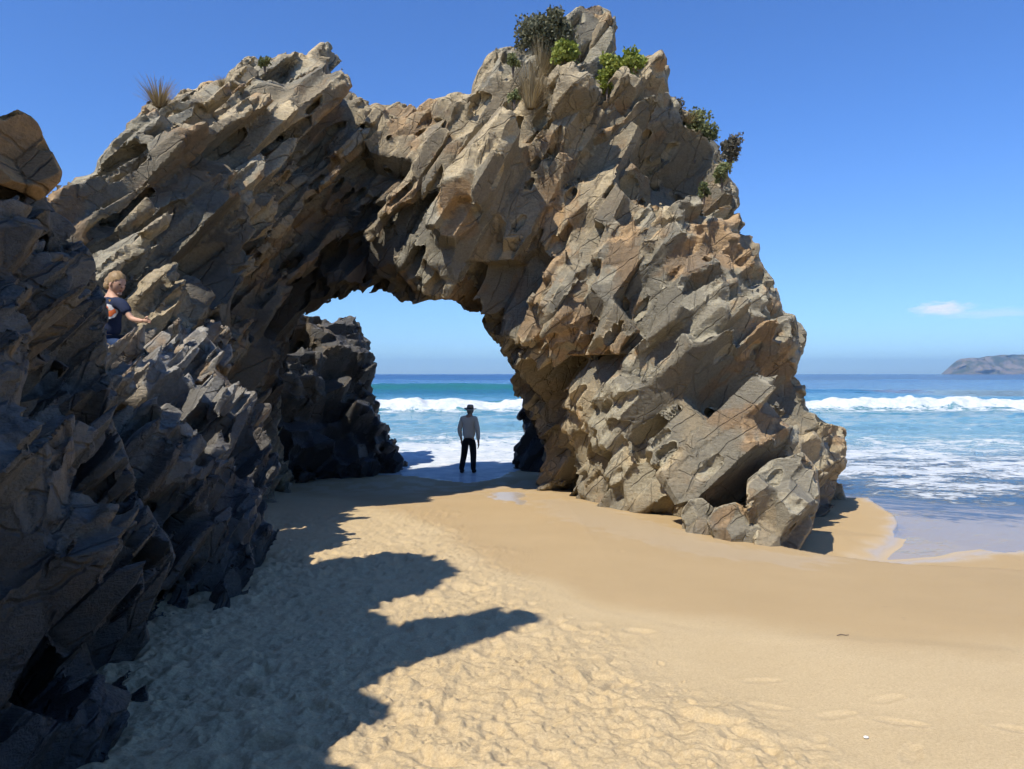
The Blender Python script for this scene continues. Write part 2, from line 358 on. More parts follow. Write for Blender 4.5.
def rock_mat(name, grey, tan, ochre, tan_lo, tan_hi, cs=1., wet=None, dark=(.05, .047, .042)):
    k = N(name); wv = k.noise(.8, 1, out='Color'); wc = k.vadd(k.co, wv, .28)
    bed = k.rot((0, math.radians(-50), math.radians(12)), (.55, 1.2, 3.2), wc)       # long grain rising to the right
    big = k.attr('big'); md = k.noise(2.4 * cs, 4, .65, bed); fine = k.noise(24, 3, .75); blk = k.attr('blk'); blk2 = k.attr('blk2')
    t = k.math('ADD', big, k.math('MULTIPLY', k.math('SUBTRACT', blk, .5), .35))
    t = k.math('ADD', t, k.math('MULTIPLY', k.math('SUBTRACT', md, .5), .5))
    t = k.math('ADD', t, k.math('MULTIPLY', k.math('SUBTRACT', blk2, .5), .14))
    c = k.mix(k.mapr(t, tan_lo, tan_hi, 0, 1, True), grey, tan)
    c = k.mix(k.mapr(k.math('ADD', k.attr('och'), k.math('MULTIPLY', k.math('SUBTRACT', blk2, .5), .2)), .62, .8, 0, .75, True), c, ochre)
    # mottling: lichen and weathering stains
    c = k.mix(k.mapr(md, .3, .75, 0, .45), c, (.215, .19, .145), 'MIX')
    c = k.mix(1, c, k.mix(k.mapr(fine, .3, .7), (.72, .72, .72), (1.2, 1.2, 1.2)), 'MULTIPLY')
    c = k.mix(k.mapr(blk, .3, 1, 0, .3), c, (.12, .11, .09))
    
    # dark joint lines
    jw = k.math('MULTIPLY', k.noise(2.2 * cs, 3, .6), .16 / cs)
    def joints(n, sp, off, wd, wob):
        dp = k.n('VectorMath', operation='DOT_PRODUCT'); k.put(dp.inputs[0], wc); nn = Vector(n).normalized(); dp.inputs[1].default_value = tuple(nn)
        x = k.n('TexVoronoi', feature='DISTANCE_TO_EDGE', voronoi_dimensions='1D'); x.inputs['Scale'].default_value = sp * cs
        k.put(x.inputs['W'], k.math('ADD', dp.outputs['Value'], k.math('MULTIPLY_ADD', off, 9.7, jw))); return k.mapr(x.outputs['Distance'], .004 * sp * cs * wd, .014 * sp * cs * wd, 1, 0)
    mk = k.noise(1.1 * cs, 2)
    ln1 = joints((-.93, .1, .36), 1.9, blk2, 1., 0); ln2 = joints((-.6, .3, .8), 2.6, blk, 1., 0); ln3 = joints((.5, .15, .85), 1.5, blk2, .9, 0); ln4 = joints((-.99, .3, .05), 3.4, blk2, .6, 0)
    ln = k.math('MAXIMUM', k.math('MULTIPLY', ln1, k.mapr(mk, .42, .5)), k.math('MULTIPLY', ln2, k.mapr(mk, .56, .47)))
    ln = k.math('MAXIMUM', ln, k.math('MULTIPLY', ln3, k.mapr(blk, .45, .5, 0, .8))); ln = k.math('MAXIMUM', ln, k.math('MULTIPLY', ln4, k.mapr(blk2, .6, .65, 0, .6)))
    ca = k.mapr(k.attr('crk'), .35, .95, 0, .7)
    c = k.mix(k.math('MULTIPLY', k.math('MAXIMUM', k.math('MULTIPLY', ln, k.mapr(fine, .3, .6, .3, 1)), ca), .7), c, dark)
    rgh = k.mapr(md, 0, 1, .72, .95)
    c = k.mix(k.math('MINIMUM', k.attr('shade_stain'), .9), c, (.035, .031, .027))  # painted shade of the arch underside and interior, together with its black wet rock
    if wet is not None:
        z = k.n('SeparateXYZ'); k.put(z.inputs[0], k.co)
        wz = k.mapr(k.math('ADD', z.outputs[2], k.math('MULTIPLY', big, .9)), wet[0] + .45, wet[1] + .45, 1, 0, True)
        c = k.mix(k.math('MULTIPLY', wz, wet[2]), c, wet[3]); rgh = k.mapr(wz, 0, 1, rgh, .42)  # dark low band: wet rock, and shade painted into the left outcrops
    hh = k.math('ADD', k.math('MULTIPLY', k.noise(7 * cs, 5, .7, bed), 1.9), k.math('MULTIPLY', k.noise(34 * cs, 2, .7), 1.0))
    hh = k.math('SUBTRACT', hh, k.math('MULTIPLY', ln, 2.2))
    b3 = k.bump(hh, .016 / cs, .9)
    return k.done(k.bsdf(c, rgh, b3, .25))
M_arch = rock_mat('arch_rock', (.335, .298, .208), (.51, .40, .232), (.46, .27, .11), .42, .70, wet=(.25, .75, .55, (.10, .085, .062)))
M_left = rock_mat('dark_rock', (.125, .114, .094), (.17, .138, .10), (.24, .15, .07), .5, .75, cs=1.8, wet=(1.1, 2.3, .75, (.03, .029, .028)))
M_mid = rock_mat('grey_rock', (.34, .32, .275), (.36, .295, .205), (.26, .16, .075), .5, .78, cs=1.3, wet=(1.5, 2.9, .8, (.04, .037, .034)))  # wet range raised so the lower outcrop's shade is painted in too
M_back = rock_mat('wet_black_rock', (.085, .085, .088), (.13, .11, .085), (.16, .11, .06), .55, .8, cs=1., wet=(1.2, 2.6, .8, (.022, .022, .023)))
M_boulder = rock_mat('ochre_rock', (.36, .25, .13), (.52, .30, .11), (.56, .27, .06), .3, .5, cs=2.)
def basis(face, bed):
    f = Vector(face).normalized(); b_ = Vector(bed); b_ = (b_ - f * b_.dot(f)).normalized(); return [tuple(f.cross(b_)), tuple(f), tuple(b_)]
BED = basis((-.38, -.9, .16), (-.74, .1, .64))
# ------------------------------------------------------------------ the arch
arch = [(30,560),(36,400),(44,205),(52,195),(63,186),(76,180),(98,178),(101,166),(112,141),(123,137),(130,126),(142,111),(150,103),(175,103),(182,90),(193,95),(204,86),(220,83),(228,82),(237,68),(245,58),(251,56),(258,64),(274,59),(285,48),(291,55),(298,53),(307,58),(318,46),(326,42),(333,54),(343,64),(348,80),(351,92),(358,101),(364,106),(375,105),(387,110),(398,104),(406,106),(414,107),(417,114),(428,102),(434,103),(457,96),(473,98),(477,82),(485,62),(493,51),(506,49),(520,47),(545,42),(562,30),(571,12),(594,5),(608,12),(613,23),(613,52),(618,66),(636,70),(646,60),(654,56),(660,53),(666,66),(665,82),(668,96),(679,108),(692,118),(709,137),(720,150),(728,175),(737,190),(738,217),(750,232),(756,245),(759,264),(769,280),(778,295),(779,313),(792,317),(805,335),(802,345),(796,362),(793,375),(800,386),(804,411),(824,426),(842,431),(844,447),(840,484),(843,502),(840,530),(822,560),(770,580),(640,570),(560,520),(538,490),(548,450),(538,428),(527,410),(517,398),(512,380),(514,366),(501,348),(493,335),(487,324),(479,309),(469,311),(457,299),(451,296),(438,298),(425,299),(405,301),(397,298),(394,289),(378,288),(360,294),(344,296),(327,302),(314,311),(301,311),(290,330),(284,360),(278,400),(279,440),(292,478),(290,520),(240,560)]
actl = [(770,545,9.8),(700,530,10.6),(645,515,11.8),(600,495,14),(560,478,16.2),(842,500,13.2),(805,520,11.3),(842,440,13.2),(760,460,10.3),(700,440,11),(640,430,12.2),(580,430,14),(540,420,15.6),(800,340,13),(720,330,11.7),(640,330,12.4),(560,330,13.4),(525,350,14.2),(500,320,14.2),(740,220,13.4),(660,200,12.9),(580,220,13.0),(500,220,13.0),(450,180,13.2),(470,290,13.9),(400,285,14.3),(350,285,14.5),(430,110,13.9),(385,120,14.1),(400,220,14.1),(540,120,13.4),(600,50,13.8),(650,100,13.4),(710,150,14.2),(590,15,14.3),
(325,50,13.8),(285,60,13.3),(250,80,12.2),(200,100,11.2),(150,115,10.3),(100,180,9.3),(60,195,8.9),(60,300,8.3),(150,250,9),(220,200,10.4),(300,150,12.8),(350,160,13.9),(300,250,13.7),(250,280,11.8),(200,330,9.6),(250,380,12.3),(275,450,15),(300,300,14.6),(200,450,10),(100,400,8.5)]
abump = [([(300,125),(345,100),(440,110),(400,190),(330,240),(250,290),(300,200)], -0.56),
 ([(480,60),(560,60),(600,90),(560,170),(500,180),(400,190),(440,110)], 0.56),
 ([(385,190),(420,175),(530,150),(520,240),(450,300),(400,230)], 0.40),
 ([(560,130),(610,85),(640,130),(600,190),(560,260),(520,230)], -0.72),
 ([(520,330),(640,262),(650,300),(600,360),(540,340)], 0.48),
 ([(480,250),(600,215),(640,180),(690,190),(640,250),(540,300)], -0.40),
 ([(720,350),(765,335),(780,400),(740,450),(700,440)], 0.56),
 ([(640,480),(700,445),(790,460),(810,520),(770,560),(640,530)], 0.56),
 ([(120,200),(210,110),(240,120),(170,260),(120,320)], 0.48)]
arch_thick = lambda u, v: 3.4 - 1.25 * sm(u, 270, 350) * (1 - sm(u, 475, 530)) * (1 - sm(v, 290, 380) * (u < 330)) + 1.2 * sm(u, 560, 700) + 1.5 * (1 - sm(u, 150, 300))
RES = float(globals().get('RES', 1.))
ASP = [P(330, 190, 14.2) + (1.9, .1, .16, 0), P(480, 130, 13.2) + (1.8, .25, .02, 0), P(240, 110, 12) + (1.2, .12, .05, 0), P(620, 500, 12) + (1.3, .12, .03, 0), P(720, 500, 10.5) + (.9, .22, .05, 0), P(290, 350, 14.5) + (1.9, 0, 0, 1.0), P(400, 260, 16) + (1.8, 0, 0, 1.0), P(235, 340, 10.5) + (1.4, 0, 0, .9), P(490, 300, 16) + (1.2, 0, 0, .9), P(330, 300, 16.5) + (1.7, 0, 0, 1.0), P(540, 420, 17.5) + (1.3, 0, 0, .8), P(200, 200, 10.7) + (.8, 0, 0, .35)]  # last value of each spot paints underside shade into the rock colour
am = sil(arch, actl, arch_thick, .55, abump)
def region(fn):
    def m(p):
        s, d = am(p); return s, np.minimum(d, fn(p))
    m.tab = am.tab
    return m
GREG = 'regions 1'
rR = region(lambda p: p[:, 0] - (1.0 - .95 * (1 - sm(p[:, 2], 3.2, 5.5))))
rC = region(lambda p: np.minimum(np.minimum(p[:, 0] + 2.7, 2.2 - p[:, 0]), p[:, 2] - 3.0))
rL = region(lambda p: -1.5 - p[:, 0])
shells = [
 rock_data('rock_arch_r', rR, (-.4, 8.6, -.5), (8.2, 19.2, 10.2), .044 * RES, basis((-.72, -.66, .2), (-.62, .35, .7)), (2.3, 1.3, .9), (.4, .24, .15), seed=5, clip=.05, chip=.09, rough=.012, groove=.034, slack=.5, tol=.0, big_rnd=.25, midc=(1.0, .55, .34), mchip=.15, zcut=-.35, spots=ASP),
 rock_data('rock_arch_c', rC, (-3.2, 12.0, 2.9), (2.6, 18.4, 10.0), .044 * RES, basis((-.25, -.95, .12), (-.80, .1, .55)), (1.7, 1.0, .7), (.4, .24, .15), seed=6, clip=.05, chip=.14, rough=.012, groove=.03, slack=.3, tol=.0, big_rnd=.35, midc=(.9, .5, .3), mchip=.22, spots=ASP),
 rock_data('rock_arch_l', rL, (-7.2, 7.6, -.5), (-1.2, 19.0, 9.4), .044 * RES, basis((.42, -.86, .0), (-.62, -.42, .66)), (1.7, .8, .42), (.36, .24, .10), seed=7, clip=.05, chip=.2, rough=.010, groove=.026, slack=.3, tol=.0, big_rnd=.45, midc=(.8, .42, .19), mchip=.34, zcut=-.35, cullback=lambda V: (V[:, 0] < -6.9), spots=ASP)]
nv = 0; Vs, Qs = [], []
for V_, Q_, _ in shells: Vs.append(V_); Qs.append(Q_ + nv); nv += len(V_)
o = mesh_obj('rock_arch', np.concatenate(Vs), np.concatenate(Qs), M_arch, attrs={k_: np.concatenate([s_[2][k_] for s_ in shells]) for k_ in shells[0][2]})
o.data.set_sharp_from_angle(angle=math.radians(32))
tag(o, 'huge weathered tan and grey rock arch with a wide opening to the sea', 'rock arch')
# ------------------------------------------------------------------ rocks on the left
near = [(-160,900),(-160,260),(-60,190),(-20,176),(0,176),(14,172),(28,182),(40,200),(49,214),(60,220),(68,226),(77,240),(88,262),(95,285),(102,300),(104,330),(107,350),(103,372),(116,400),(110,416),(120,444),(128,470),(134,495),(150,520),(166,540),(171,556),(165,576),(150,605),(144,627),(147,646),(138,660),(128,664),(140,680),(147,701),(156,730),(150,748),(114,775),(110,900)]
nctl = [(0,200,3.6),(40,230,4.0),(90,300,4.5),(50,300,3.9),(0,300,3.3),(100,400,4.3),(50,400,3.5),(0,400,2.9),(130,500,4.1),(80,500,3.5),(0,520,2.7),(165,560,4.0),(120,600,3.7),(50,600,3.0),(0,620,2.6),(140,720,3.35),(80,740,2.95),(20,740,2.5),(0,860,2.2),(140,800,3.0),(-120,400,2.6),(-120,700,2.1),(-120,260,3.2)]
nb = [([(0,470),(60,480),(110,560),(60,640),(0,640)], .25), ([(60,400),(110,400),(150,520),(170,560),(120,640),(90,560)], .12), ([(-10,220),(50,225),(60,290),(0,330)], .2), ([(60,640),(150,660),(150,740),(60,740)], -.3)]
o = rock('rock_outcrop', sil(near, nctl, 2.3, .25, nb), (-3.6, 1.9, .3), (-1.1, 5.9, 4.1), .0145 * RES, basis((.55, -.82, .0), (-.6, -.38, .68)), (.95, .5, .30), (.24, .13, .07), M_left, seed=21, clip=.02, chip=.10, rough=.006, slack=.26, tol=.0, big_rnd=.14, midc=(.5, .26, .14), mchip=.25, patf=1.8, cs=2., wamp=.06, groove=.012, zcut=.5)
tag(o, 'tall dark cracked rock wall in shade at the left, nearest to the camera', 'rock')
mid = [(60,700),(60,420),(92,345),(104,346),(112,342),(118,345),(127,336),(134,338),(140,326),(150,329),(158,326),(168,318),(180,317),(192,330),(203,322),(214,319),(224,326),(233,340),(229,354),(240,368),(246,378),(256,396),(262,392),(268,408),(272,440),(282,466),(292,486),(302,508),(314,524),(314,541),(298,546),(300,556),(284,574),(270,592),(264,604),(256,640),(200,660)]
mctl = [(108,352,6.6),(128,345,6.9),(150,345,7.4),(160,330,8.1),(215,325,8.7),(235,350,8.7),(180,370,7.5),(140,420,6.0),(200,430,6.7),(250,420,8.0),(265,470,8.0),(220,500,6.7),(160,500,5.8),(150,600,5.5),(200,600,5.7),(250,600,6.0),(270,560,6.9),(312,540,8.8),(290,510,8.6),(80,500,5.3)]
mb = [([(120,350),(230,330),(220,370),(160,420),(120,400)], -.15), ([(170,470),(240,400),(262,400),(250,500),(200,600),(150,600)], .2), ([(262,500),(300,500),(300,540),(270,560)], -.3)]
o = rock('rock_outcrop', sil(mid, mctl, 1.8, .3, mb), (-4.9, 5.0, .2), (-1.6, 10.9, 3.7), .023 * RES, basis((.48, -.85, .0), (-.6, -.42, .66)), (1.0, .5, .3), (.26, .14, .07), M_mid, seed=33, clip=.03, chip=.13, rough=.007, slack=.26, tol=.0, big_rnd=.18, midc=(.5, .26, .14), mchip=.3, patf=1.5, cs=1.4, wamp=.08, groove=.014, zcut=.3)
tag(o, 'slabby dark outcrop with sunlit pale top leaning out below the seated child', 'rock')
back = [(230,520),(225,330),(290,300),(303,318),(309,315),(316,327),(322,323),(330,328),(338,322),(346,320),(353,317),(358,330),(364,338),(371,348),(363,357),(374,364),(372,375),(368,388),(374,402),(380,420),(385,430),(391,442),(397,455),(405,466),(404,500)]
bctl = [(300,320,19),(350,325,20),(365,350,20.2),(350,400,19),(310,400,17.6),(280,400,16.6),(400,466,19.2),(370,469,18.4),(320,472,17.8),(290,474,17.4),(250,480,16.6),(250,350,16.5)]
o = rock('rock_outcrop', sil(back, bctl, 2.6, .5), (-6.6, 15.6, -.4), (-2, 23, 4.6), .055 * RES, BED, (.9, .7, .4), (.35, .28, .15), M_back, seed=47, chip=.35, rough=.015, tol=-.02, slack=.02, wamp=.1, zcut=-.3)
tag(o, 'black wet jagged rock seen through the arch, left of the standing person', 'rock')
bk2 = [(516,500),(516,452),(524,430),(519,412),(530,400),(600,400),(600,500)]
o = rock('rock_outcrop', sil(bk2, [(516,468,19.5),(560,470,19),(530,420,19.6),(590,420,19)], 1.8, .4), (-.2, 18.6, -.4), (2.6, 22, 2.3), .05 * RES, BED, (.8, .6, .4), (.3, .24, .13), M_back, seed=51, chip=.3, rough=.015, tol=0, slack=.03, zcut=-.3)
tag(o, 'small black rock behind the left foot of the arch pillar at the water', 'rock')
# perched boulder, upper left
bo = [(-30,150),(-8,124),(0,118),(17,110),(27,115),(36,124),(44,140),(52,156),(60,172),(58,181),(46,192),(38,200),(20,192),(0,184),(-30,176)]
bom = sil(bo, [(0,130,3.6),(30,130,3.75),(55,175,4.0),(10,170,3.65),(-25,150,3.55)], 1.1, .2)
o = rock('boulder', bom, (-3.4, 3.0, 2.9), (-1.9, 5.4, 4.5), .0125 * RES, basis((.1, -.95, .1), (-.6, .1, .7)), (.42, .4, .34), (.3, .2, .12), M_boulder, seed=64, chip=.0, rough=.006, slack=.10, tol=.05, big_rnd=.02, cs=1.5, clip=.008, wamp=.03, groove=.004)
tag(o, 'rounded ochre boulder perched on top of the near left rock wall', 'boulder')
for (pl, ct, lo_, hi_, lb, sd_) in (
 ([(682,512),(690,500),(702,499),(713,508),(717,525),(710,537),(692,541),(683,532)], [(690,535,10.2),(705,505,10.4),(712,530,10.3)], (1.9, 9.4, -.2), (3.3, 11.6, 1.3), 'small grey block half buried in the sand at the front foot of the arch', 81),
 ([(708,520),(716,508),(736,503),(756,516),(764,538),(756,556),(735,558),(716,545)], [(720,540,9.8),(740,510,9.9),(755,545,9.75)], (2.1, 9.0, -.3), (3.9, 11.2, 1.2), 'rounded grey boulder wedged between the small block and the big corner boulder', 82),
 ([(748,480),(772,462),(803,453),(817,470),(819,500),(810,530),(796,552),(770,560),(754,545),(747,512)], [(760,540,9.65),(790,545,9.75),(800,480,10.2),(760,480,9.95)], (2.6, 8.8, -.3), (4.6, 11.6, 1.9), 'biggest boulder, smooth grey brown, at the right front corner of the arch foot', 83),
 ([(536,484),(538,478),(552,456),(560,455),(564,470),(566,486)], [(540,478,16.2),(560,470,15.9),(550,456,16.3)], (.2, 15.4, -.4), (1.6, 17.6, 1.0), 'leaning grey slab at the inner left foot of the arch pillar', 84)):
    o = rock('boulder', sil(pl, ct, 1.2, .14), lo_, hi_, .03, BED, (.42, .36, .3) if sd_ != 83 else (.6, .5, .45), (.25, .18, .12), M_arch, seed=sd_, clip=.015, chip=.03, rough=.010, groove=.015, slack=.15, tol=.04, big_rnd=.05, wamp=.05, zcut=-.3 if sd_ == 84 else -.1)
    tag(o, lb, 'boulder')
# ------------------------------------------------------------------ ground height
def ground(X, Y):
    z = 1.0 - .068 * (Y - 3)
    z = z - .07 * np.maximum(X - 1, 0) * sm(Y, 4, 10)
    z = np.where(Y > 18, z - .03 * (Y - 18), z)
    z = np.where(Y < 3, 1.0 + .03 * (3 - Y), z)
    return np.maximum(z, -3)
def plane_px(u, v, z=.05):
    a, b = ray(u, v); Y = (z - CAMZ) / b; return float(a * Y), float(Y)
def ground_px(u, v):
    a, b = ray(u, v); Y = 10.
    for _ in range(60):
        z = float(ground(np.float64(a * Y), np.float64(Y))); Y = .5 * Y + .5 * (z - CAMZ) / b
    return float(a * Y), float(Y)
# cliff beyond the left edge of the frame: unseen, its crest shaped to throw the toothed shadow over the sand
edge = [(295,800),(290,760),(370,708),(345,697),(330,690),(385,665),(430,645),(480,637),(526,620),(480,608),(440,590),(425,580),(458,573),(430,560),(395,552)]
TE = math.tan(SUN_EL); rid = []
for u, v in edge:
    x, y = ground_px(u, v); t = max((x + .72 * y + .35) / (SUN_AZ[0] + .72 * SUN_AZ[1]), 1.); rid.append((x - t * SUN_AZ[0], y - t * SUN_AZ[1], float(ground(np.float64(x), np.float64(y))) + t * TE))
def cliff_m():
    R_ = np.array(rid); d = (R_[-1, :2] - R_[0, :2]); d = d / np.linalg.norm(d); nrm = np.array([-d[1], d[0]])   # nrm points away from the beach
    if nrm[0] > 0: nrm = -nrm
    o_ = R_[0, :2]
    # crest seen from the sun: parameter = position across the light direction
    L = np.array([-SUN_AZ[1], SUN_AZ[0]]); L = L / np.linalg.norm(L)
    q = (R_[:, :2] - o_) @ L
    hh = R_[:, 2] - ((R_[:, :2] - o_) @ (-np.array(SUN_AZ))) * TE      # height above the grazing plane through the first point
    gq = np.linspace(q.min() - 1, q.max(), 500); 
    # envelope: highest crest wins
    env = np.full(len(gq), -1e9)
    for i in range(len(q) - 1):
        a, b = sorted([(q[i], hh[i]), (q[i + 1], hh[i + 1])]); m_ = (gq >= a[0]) & (gq <= b[0])
        env[m_] = np.maximum(env[m_], np.interp(gq[m_], [a[0], b[0]], [a[1], b[1]]))
    env = np.where(env < -1e8, hh[0], env); gq = np.r_[gq, gq[-1] + .15, gq[-1] + .45, gq[-1] + 20]; env = np.r_[env, env[-1] - 1.5, env[-1] - 3.6, env[-1] - 4.5]
    for a_, b_, dz in ((3.75, 4.45, 1.15),):  # crest notched so the perched boulder stays sunlit
        Lg = gq + float(o_ @ L); env = env - dz * sm(Lg, a_ - .1, a_ + .05) * (1 - sm(Lg, b_ - .05, b_ + .1))
    def m(p):
        r = p[:, :2] - o_; top = np.interp(r @ L, gq, env) + (r @ (-np.array(SUN_AZ))) * TE
        across = (-.74 * p[:, 1] - .25 - p[:, 0])        # metres left of the picture's left edge
        s = np.minimum(across, top - p[:, 2]) * .75
        return s, np.minimum(2.6 - across, 3.)
    return m, q, gq
# ------------------------------------------------------------------ water outline (its own place on the beach)
wpx = [(250,476),(400,474),(440,479),(468,482),(490,479),(522,469),(560,468),(640,476),(720,490),(790,500),(840,497),(868,497),(893,512),(904,523),(897,534),(880,545),(872,554),(864,561),(890,564),(930,562),(970,558),(1010,550),(1040,544),(1100,536),(1200,520),(1500,500)]
WP = [plane_px(u, v) for u, v in wpx]
wpoly = [(-60, WP[0][1] + 1)] + WP + [(60, WP[-1][1]), (60, 400), (-60, 400)]
def water_sd(X, Y):
    s = poly_sd(X, Y, wpoly); return s + .12 * vnoise(np.stack([X * .9, Y * .5, X * 0], 1).astype(F32)) + .05 * vnoise(np.stack([X * 3, Y * 1.5, X * 0 + 4], 1).astype(F32))
pud = [ground_px(u, v) for u, v in [(487,494),(500,491),(520,492),(525,499),(522,504),(508,502),(492,498)]]
pud2 = [ground_px(u, v) for u, v in [(535,500),(560,498),(600,505),(640,517),(690,532),(740,548),(820,556),(850,556),(800,566),(700,556),(620,535),(560,520)]]
dryl = [ground_px(u, v) for u, v in [(200,488),(330,500),(400,515),(450,540),(520,580),(600,612),(700,634),(850,641),(1024,652),(1200,665)]]
dx_, dy_ = np.array([p[0] for p in dryl]), np.array([p[1] for p in dryl])
# ------------------------------------------------------------------ sand
rg = np.random.default_rng(3)
def cols(n, wide): 
    a = np.linspace(-.74, .74, n); e = .74 + np.cumsum(np.linspace(.01, .12, wide)); return np.r_[-e[::-1], a, e]
rows = [1.9]
while rows[-1] < 70: rows.append(rows[-1] + max(rows[-1] ** 2 / 1250 * .95, .008))
rows = np.r_[[-60, -30, -15, -8, -4, -2, -.5, .5, 1.2, 1.6], rows, [90, 130, 250, 600, 2000, 9000]]
ac = cols(900, 26); wy = np.where(rows > 1.9, rows, 1.9 + (1.9 - rows) * .9)
X = (ac[None, :] * wy[:, None]); Y = np.repeat(rows[:, None], len(ac), 1); sh = X.shape
Xf, Yf = X.ravel(), Y.ravel(); Z = ground(Xf, Yf)
xb = np.interp(Yf, [2, 3, 3.8, 4.8, 6, 9.6, 14], [1.5, 1.3, 1.05, .7, .15, -.7, -1.4])
p3 = np.stack([Xf, Yf, Xf * 0], 1).astype(F32); nearm = (Yf < 30) & (Yf > -10)
lum = (1 - sm(Xf - xb + .35 * vnoise(p3 * 1.2), -.35, .45)) * (1 - sm(Yf, 8, 16)) * nearm
n1 = fbm(p3 * 3.1, 3); n2 = fbm(p3 * 11 + 5, 3); rid_n = 1 - np.abs(vnoise(p3 * 6.5 + 9)) * 2
Z = Z + lum * (.6 + .5 * sm(vnoise(p3 * .8 + 7), -.3, .4)) * (.013 * n1 + .011 * n2 + .010 * rid_n + .009 * fbm(p3 * 24 + 2, 2)) + (1 - lum) * nearm * (.008 * vnoise(p3 * .9) + .0022 * n1)
# terrace edge of the last tide
tl = np.interp(Xf, dx_, dy_); Z = Z - .012 * sm(Yf - tl, -.05, .22) * sm(Xf, -1, 1.5) * nearm
Zg = Z.reshape(sh)
def dent(x, y, ln, wd, ang, dep, rim):
    r0, r1 = np.searchsorted(rows, [y - ln * 2, y + ln * 2])
    if r1 <= r0: return
    wmid = max(y, .5); c0, c1 = np.searchsorted(ac, [(x - ln * 2) / (wmid - ln), (x + ln * 2) / (wmid - ln) ])
    c0, c1 = max(min(c0, c1) - 6, 0), max(c0, c1) + 6
    dx, dy = X[r0:r1, c0:c1] - x, Y[r0:r1, c0:c1] - y; ca, sa = math.cos(ang), math.sin(ang)
    a, b = (dx * ca + dy * sa) / ln, (-dx * sa + dy * ca) / wd; r = np.sqrt(a * a + b * b)
    Zg[r0:r1, c0:c1] += -dep * (1 - sm(r, .35, 1.)) + rim * .5 * np.exp(-((r - 1.15) / .28) ** 2)
for i in range(2300):
    y = 2 + 9 * rg.random() ** 1.3; x = -3.4 + 5.2 * rg.random()
    lim = np.interp(y, [2, 3, 3.8, 4.8, 6, 9.6, 14], [1.5, 1.3, 1.05, .7, .15, -.7, -1.4]); 
    if x > lim + .1 * rg.standard_normal(): continue
    big_ = rg.random() < .16; l = .13 if big_ else rg.uniform(.02, .07)
    dent(x, y, l, l * rg.uniform(.35, .8), rg.uniform(0, 3.14), (.016 if big_ else l * .17) * rg.uniform(.6, 1.4), .006 * rg.uniform(.5, 1.5))
for (u, v, a) in [(590,690,.3),(640,715,.4),(690,735,.2),(610,665,.5),(720,715,.3),(660,690,.6),(790,705,.1),(830,715,-.3),(735,680,.2),(860,745,.1),(905,722,-.2),(560,655,.4),(525,650,.3),(700,750,.4),(770,745,.2),(920,755,.2),(1000,730,.1),(870,700,.3),(480,560,.2),(500,552,.1),(470,540,.3),(530,548,.2),(560,540,.1),(610,550,.2),(640,560,.1),(450,505,.1),(585,530,.1),(340,760,.2),(560,620,.3),(600,635,.2)]:
    x, y = ground_px(u, v); x += .12 * rg.standard_normal(); a = a * 2 + .6 * rg.standard_normal(); dent(x, y, .11, .05, a, .006, .003)
    dent(x + .09 * math.cos(a), y + .09 * math.sin(a), .05, .045, a, .004, .002)
sdw = water_sd(Xf, Yf); Z = Zg.ravel(); Z = np.where((sdw < 0) & (Yf < 60), np.minimum(np.maximum(Z, .05 + .02 * np.clip(-sdw, 0, 1)), .05 + .12 * np.clip(-sdw, 0, 99) + 2 * np.clip(-sdw - 1.2, 0, 9)), Z)
Z = np.where((sdw >= 0) & (Yf < 60), np.minimum(Z, .05 - .02 * np.clip(sdw, 0, 3)), Z)
sp1, sp2 = poly_sd(Xf, Yf, pud), poly_sd(Xf, Yf, pud2); wob = .12 * vnoise(p3 * 4) + .08 * vnoise(p3 * np.array([9, 4, 1], F32))
damp = sm(Yf - tl + .5 * vnoise(p3 * .8) + .12 * n1, -.35, .9) * nearm
damp = np.maximum(damp, sm(sdw, -1.2, -.3))
gl_ = sm(sdw + wob, -.25, .05) * (1 - sm(sdw, .05, .3)); shine = np.maximum(sm(sdw + wob, -.35, 0), .55 * sm(sp2 + wob * 1.5, -.2, .25)); shine = np.maximum(shine, sm(sp1 + wob, -.05, .06))
near_arch = sm(Yf, 13, 17) * .35; shine = np.maximum(shine, near_arch * sm(n1, -.3, .3))
nr, nc = sh; idx = np.arange(nr * nc).reshape(sh); Q = np.stack([idx[:-1, :-1], idx[:-1, 1:], idx[1:, 1:], idx[1:, :-1]], -1).reshape(-1, 4)
k = N('beach_sand')
c = k.mix(k.noise(1.3, 4, .6), (.50, .38, .215), (.60, .465, .275)); c = k.mix(k.mapr(k.noise(90, 2, .6), .3, .7), c, k.mix(1, c, (.78, .76, .72), 'MULTIPLY'))
wetc = k.mix(k.noise(.9, 3, .6), (.36, .25, .125), (.44, .31, .16))
c = k.mix(k.math('MULTIPLY', k.attr('damp'), .8), c, wetc); c = k.mix(k.math('MULTIPLY', k.attr('shine'), .75), c, (.47, .375, .25))
c = k.mix(k.mapr(k.noise(5.5, 5, .75), .66, .70, 0, .25), c, (.2, .14, .09))
lumn = k.attr('lump')
hh = k.math('ADD', k.math('MULTIPLY', k.noise(30, 5, .7), k.mapr(lumn, 0, 1, .35, 1.3)), k.math('MULTIPLY', k.noise(260, 2, .6), .16))
hh = k.math('MULTIPLY', hh, k.mapr(k.attr('shine'), 0, .8, 1, .04))
nb_ = k.bump(hh, .012, .9)
M_sand = k.done(k.bsdf(c, k.mapr(k.attr('gloss'), 0, 1, .9, .28), nb_, k.mapr(k.attr('gloss'), 0, 1, .12, .45)))
o = mesh_obj('sand', np.stack([Xf, Yf, Z], 1), Q, M_sand, attrs={'damp': damp, 'shine': shine, 'gloss': np.where(sdw > -.6, gl_, shine), 'lump': lum}); tag(o, kind='structure')
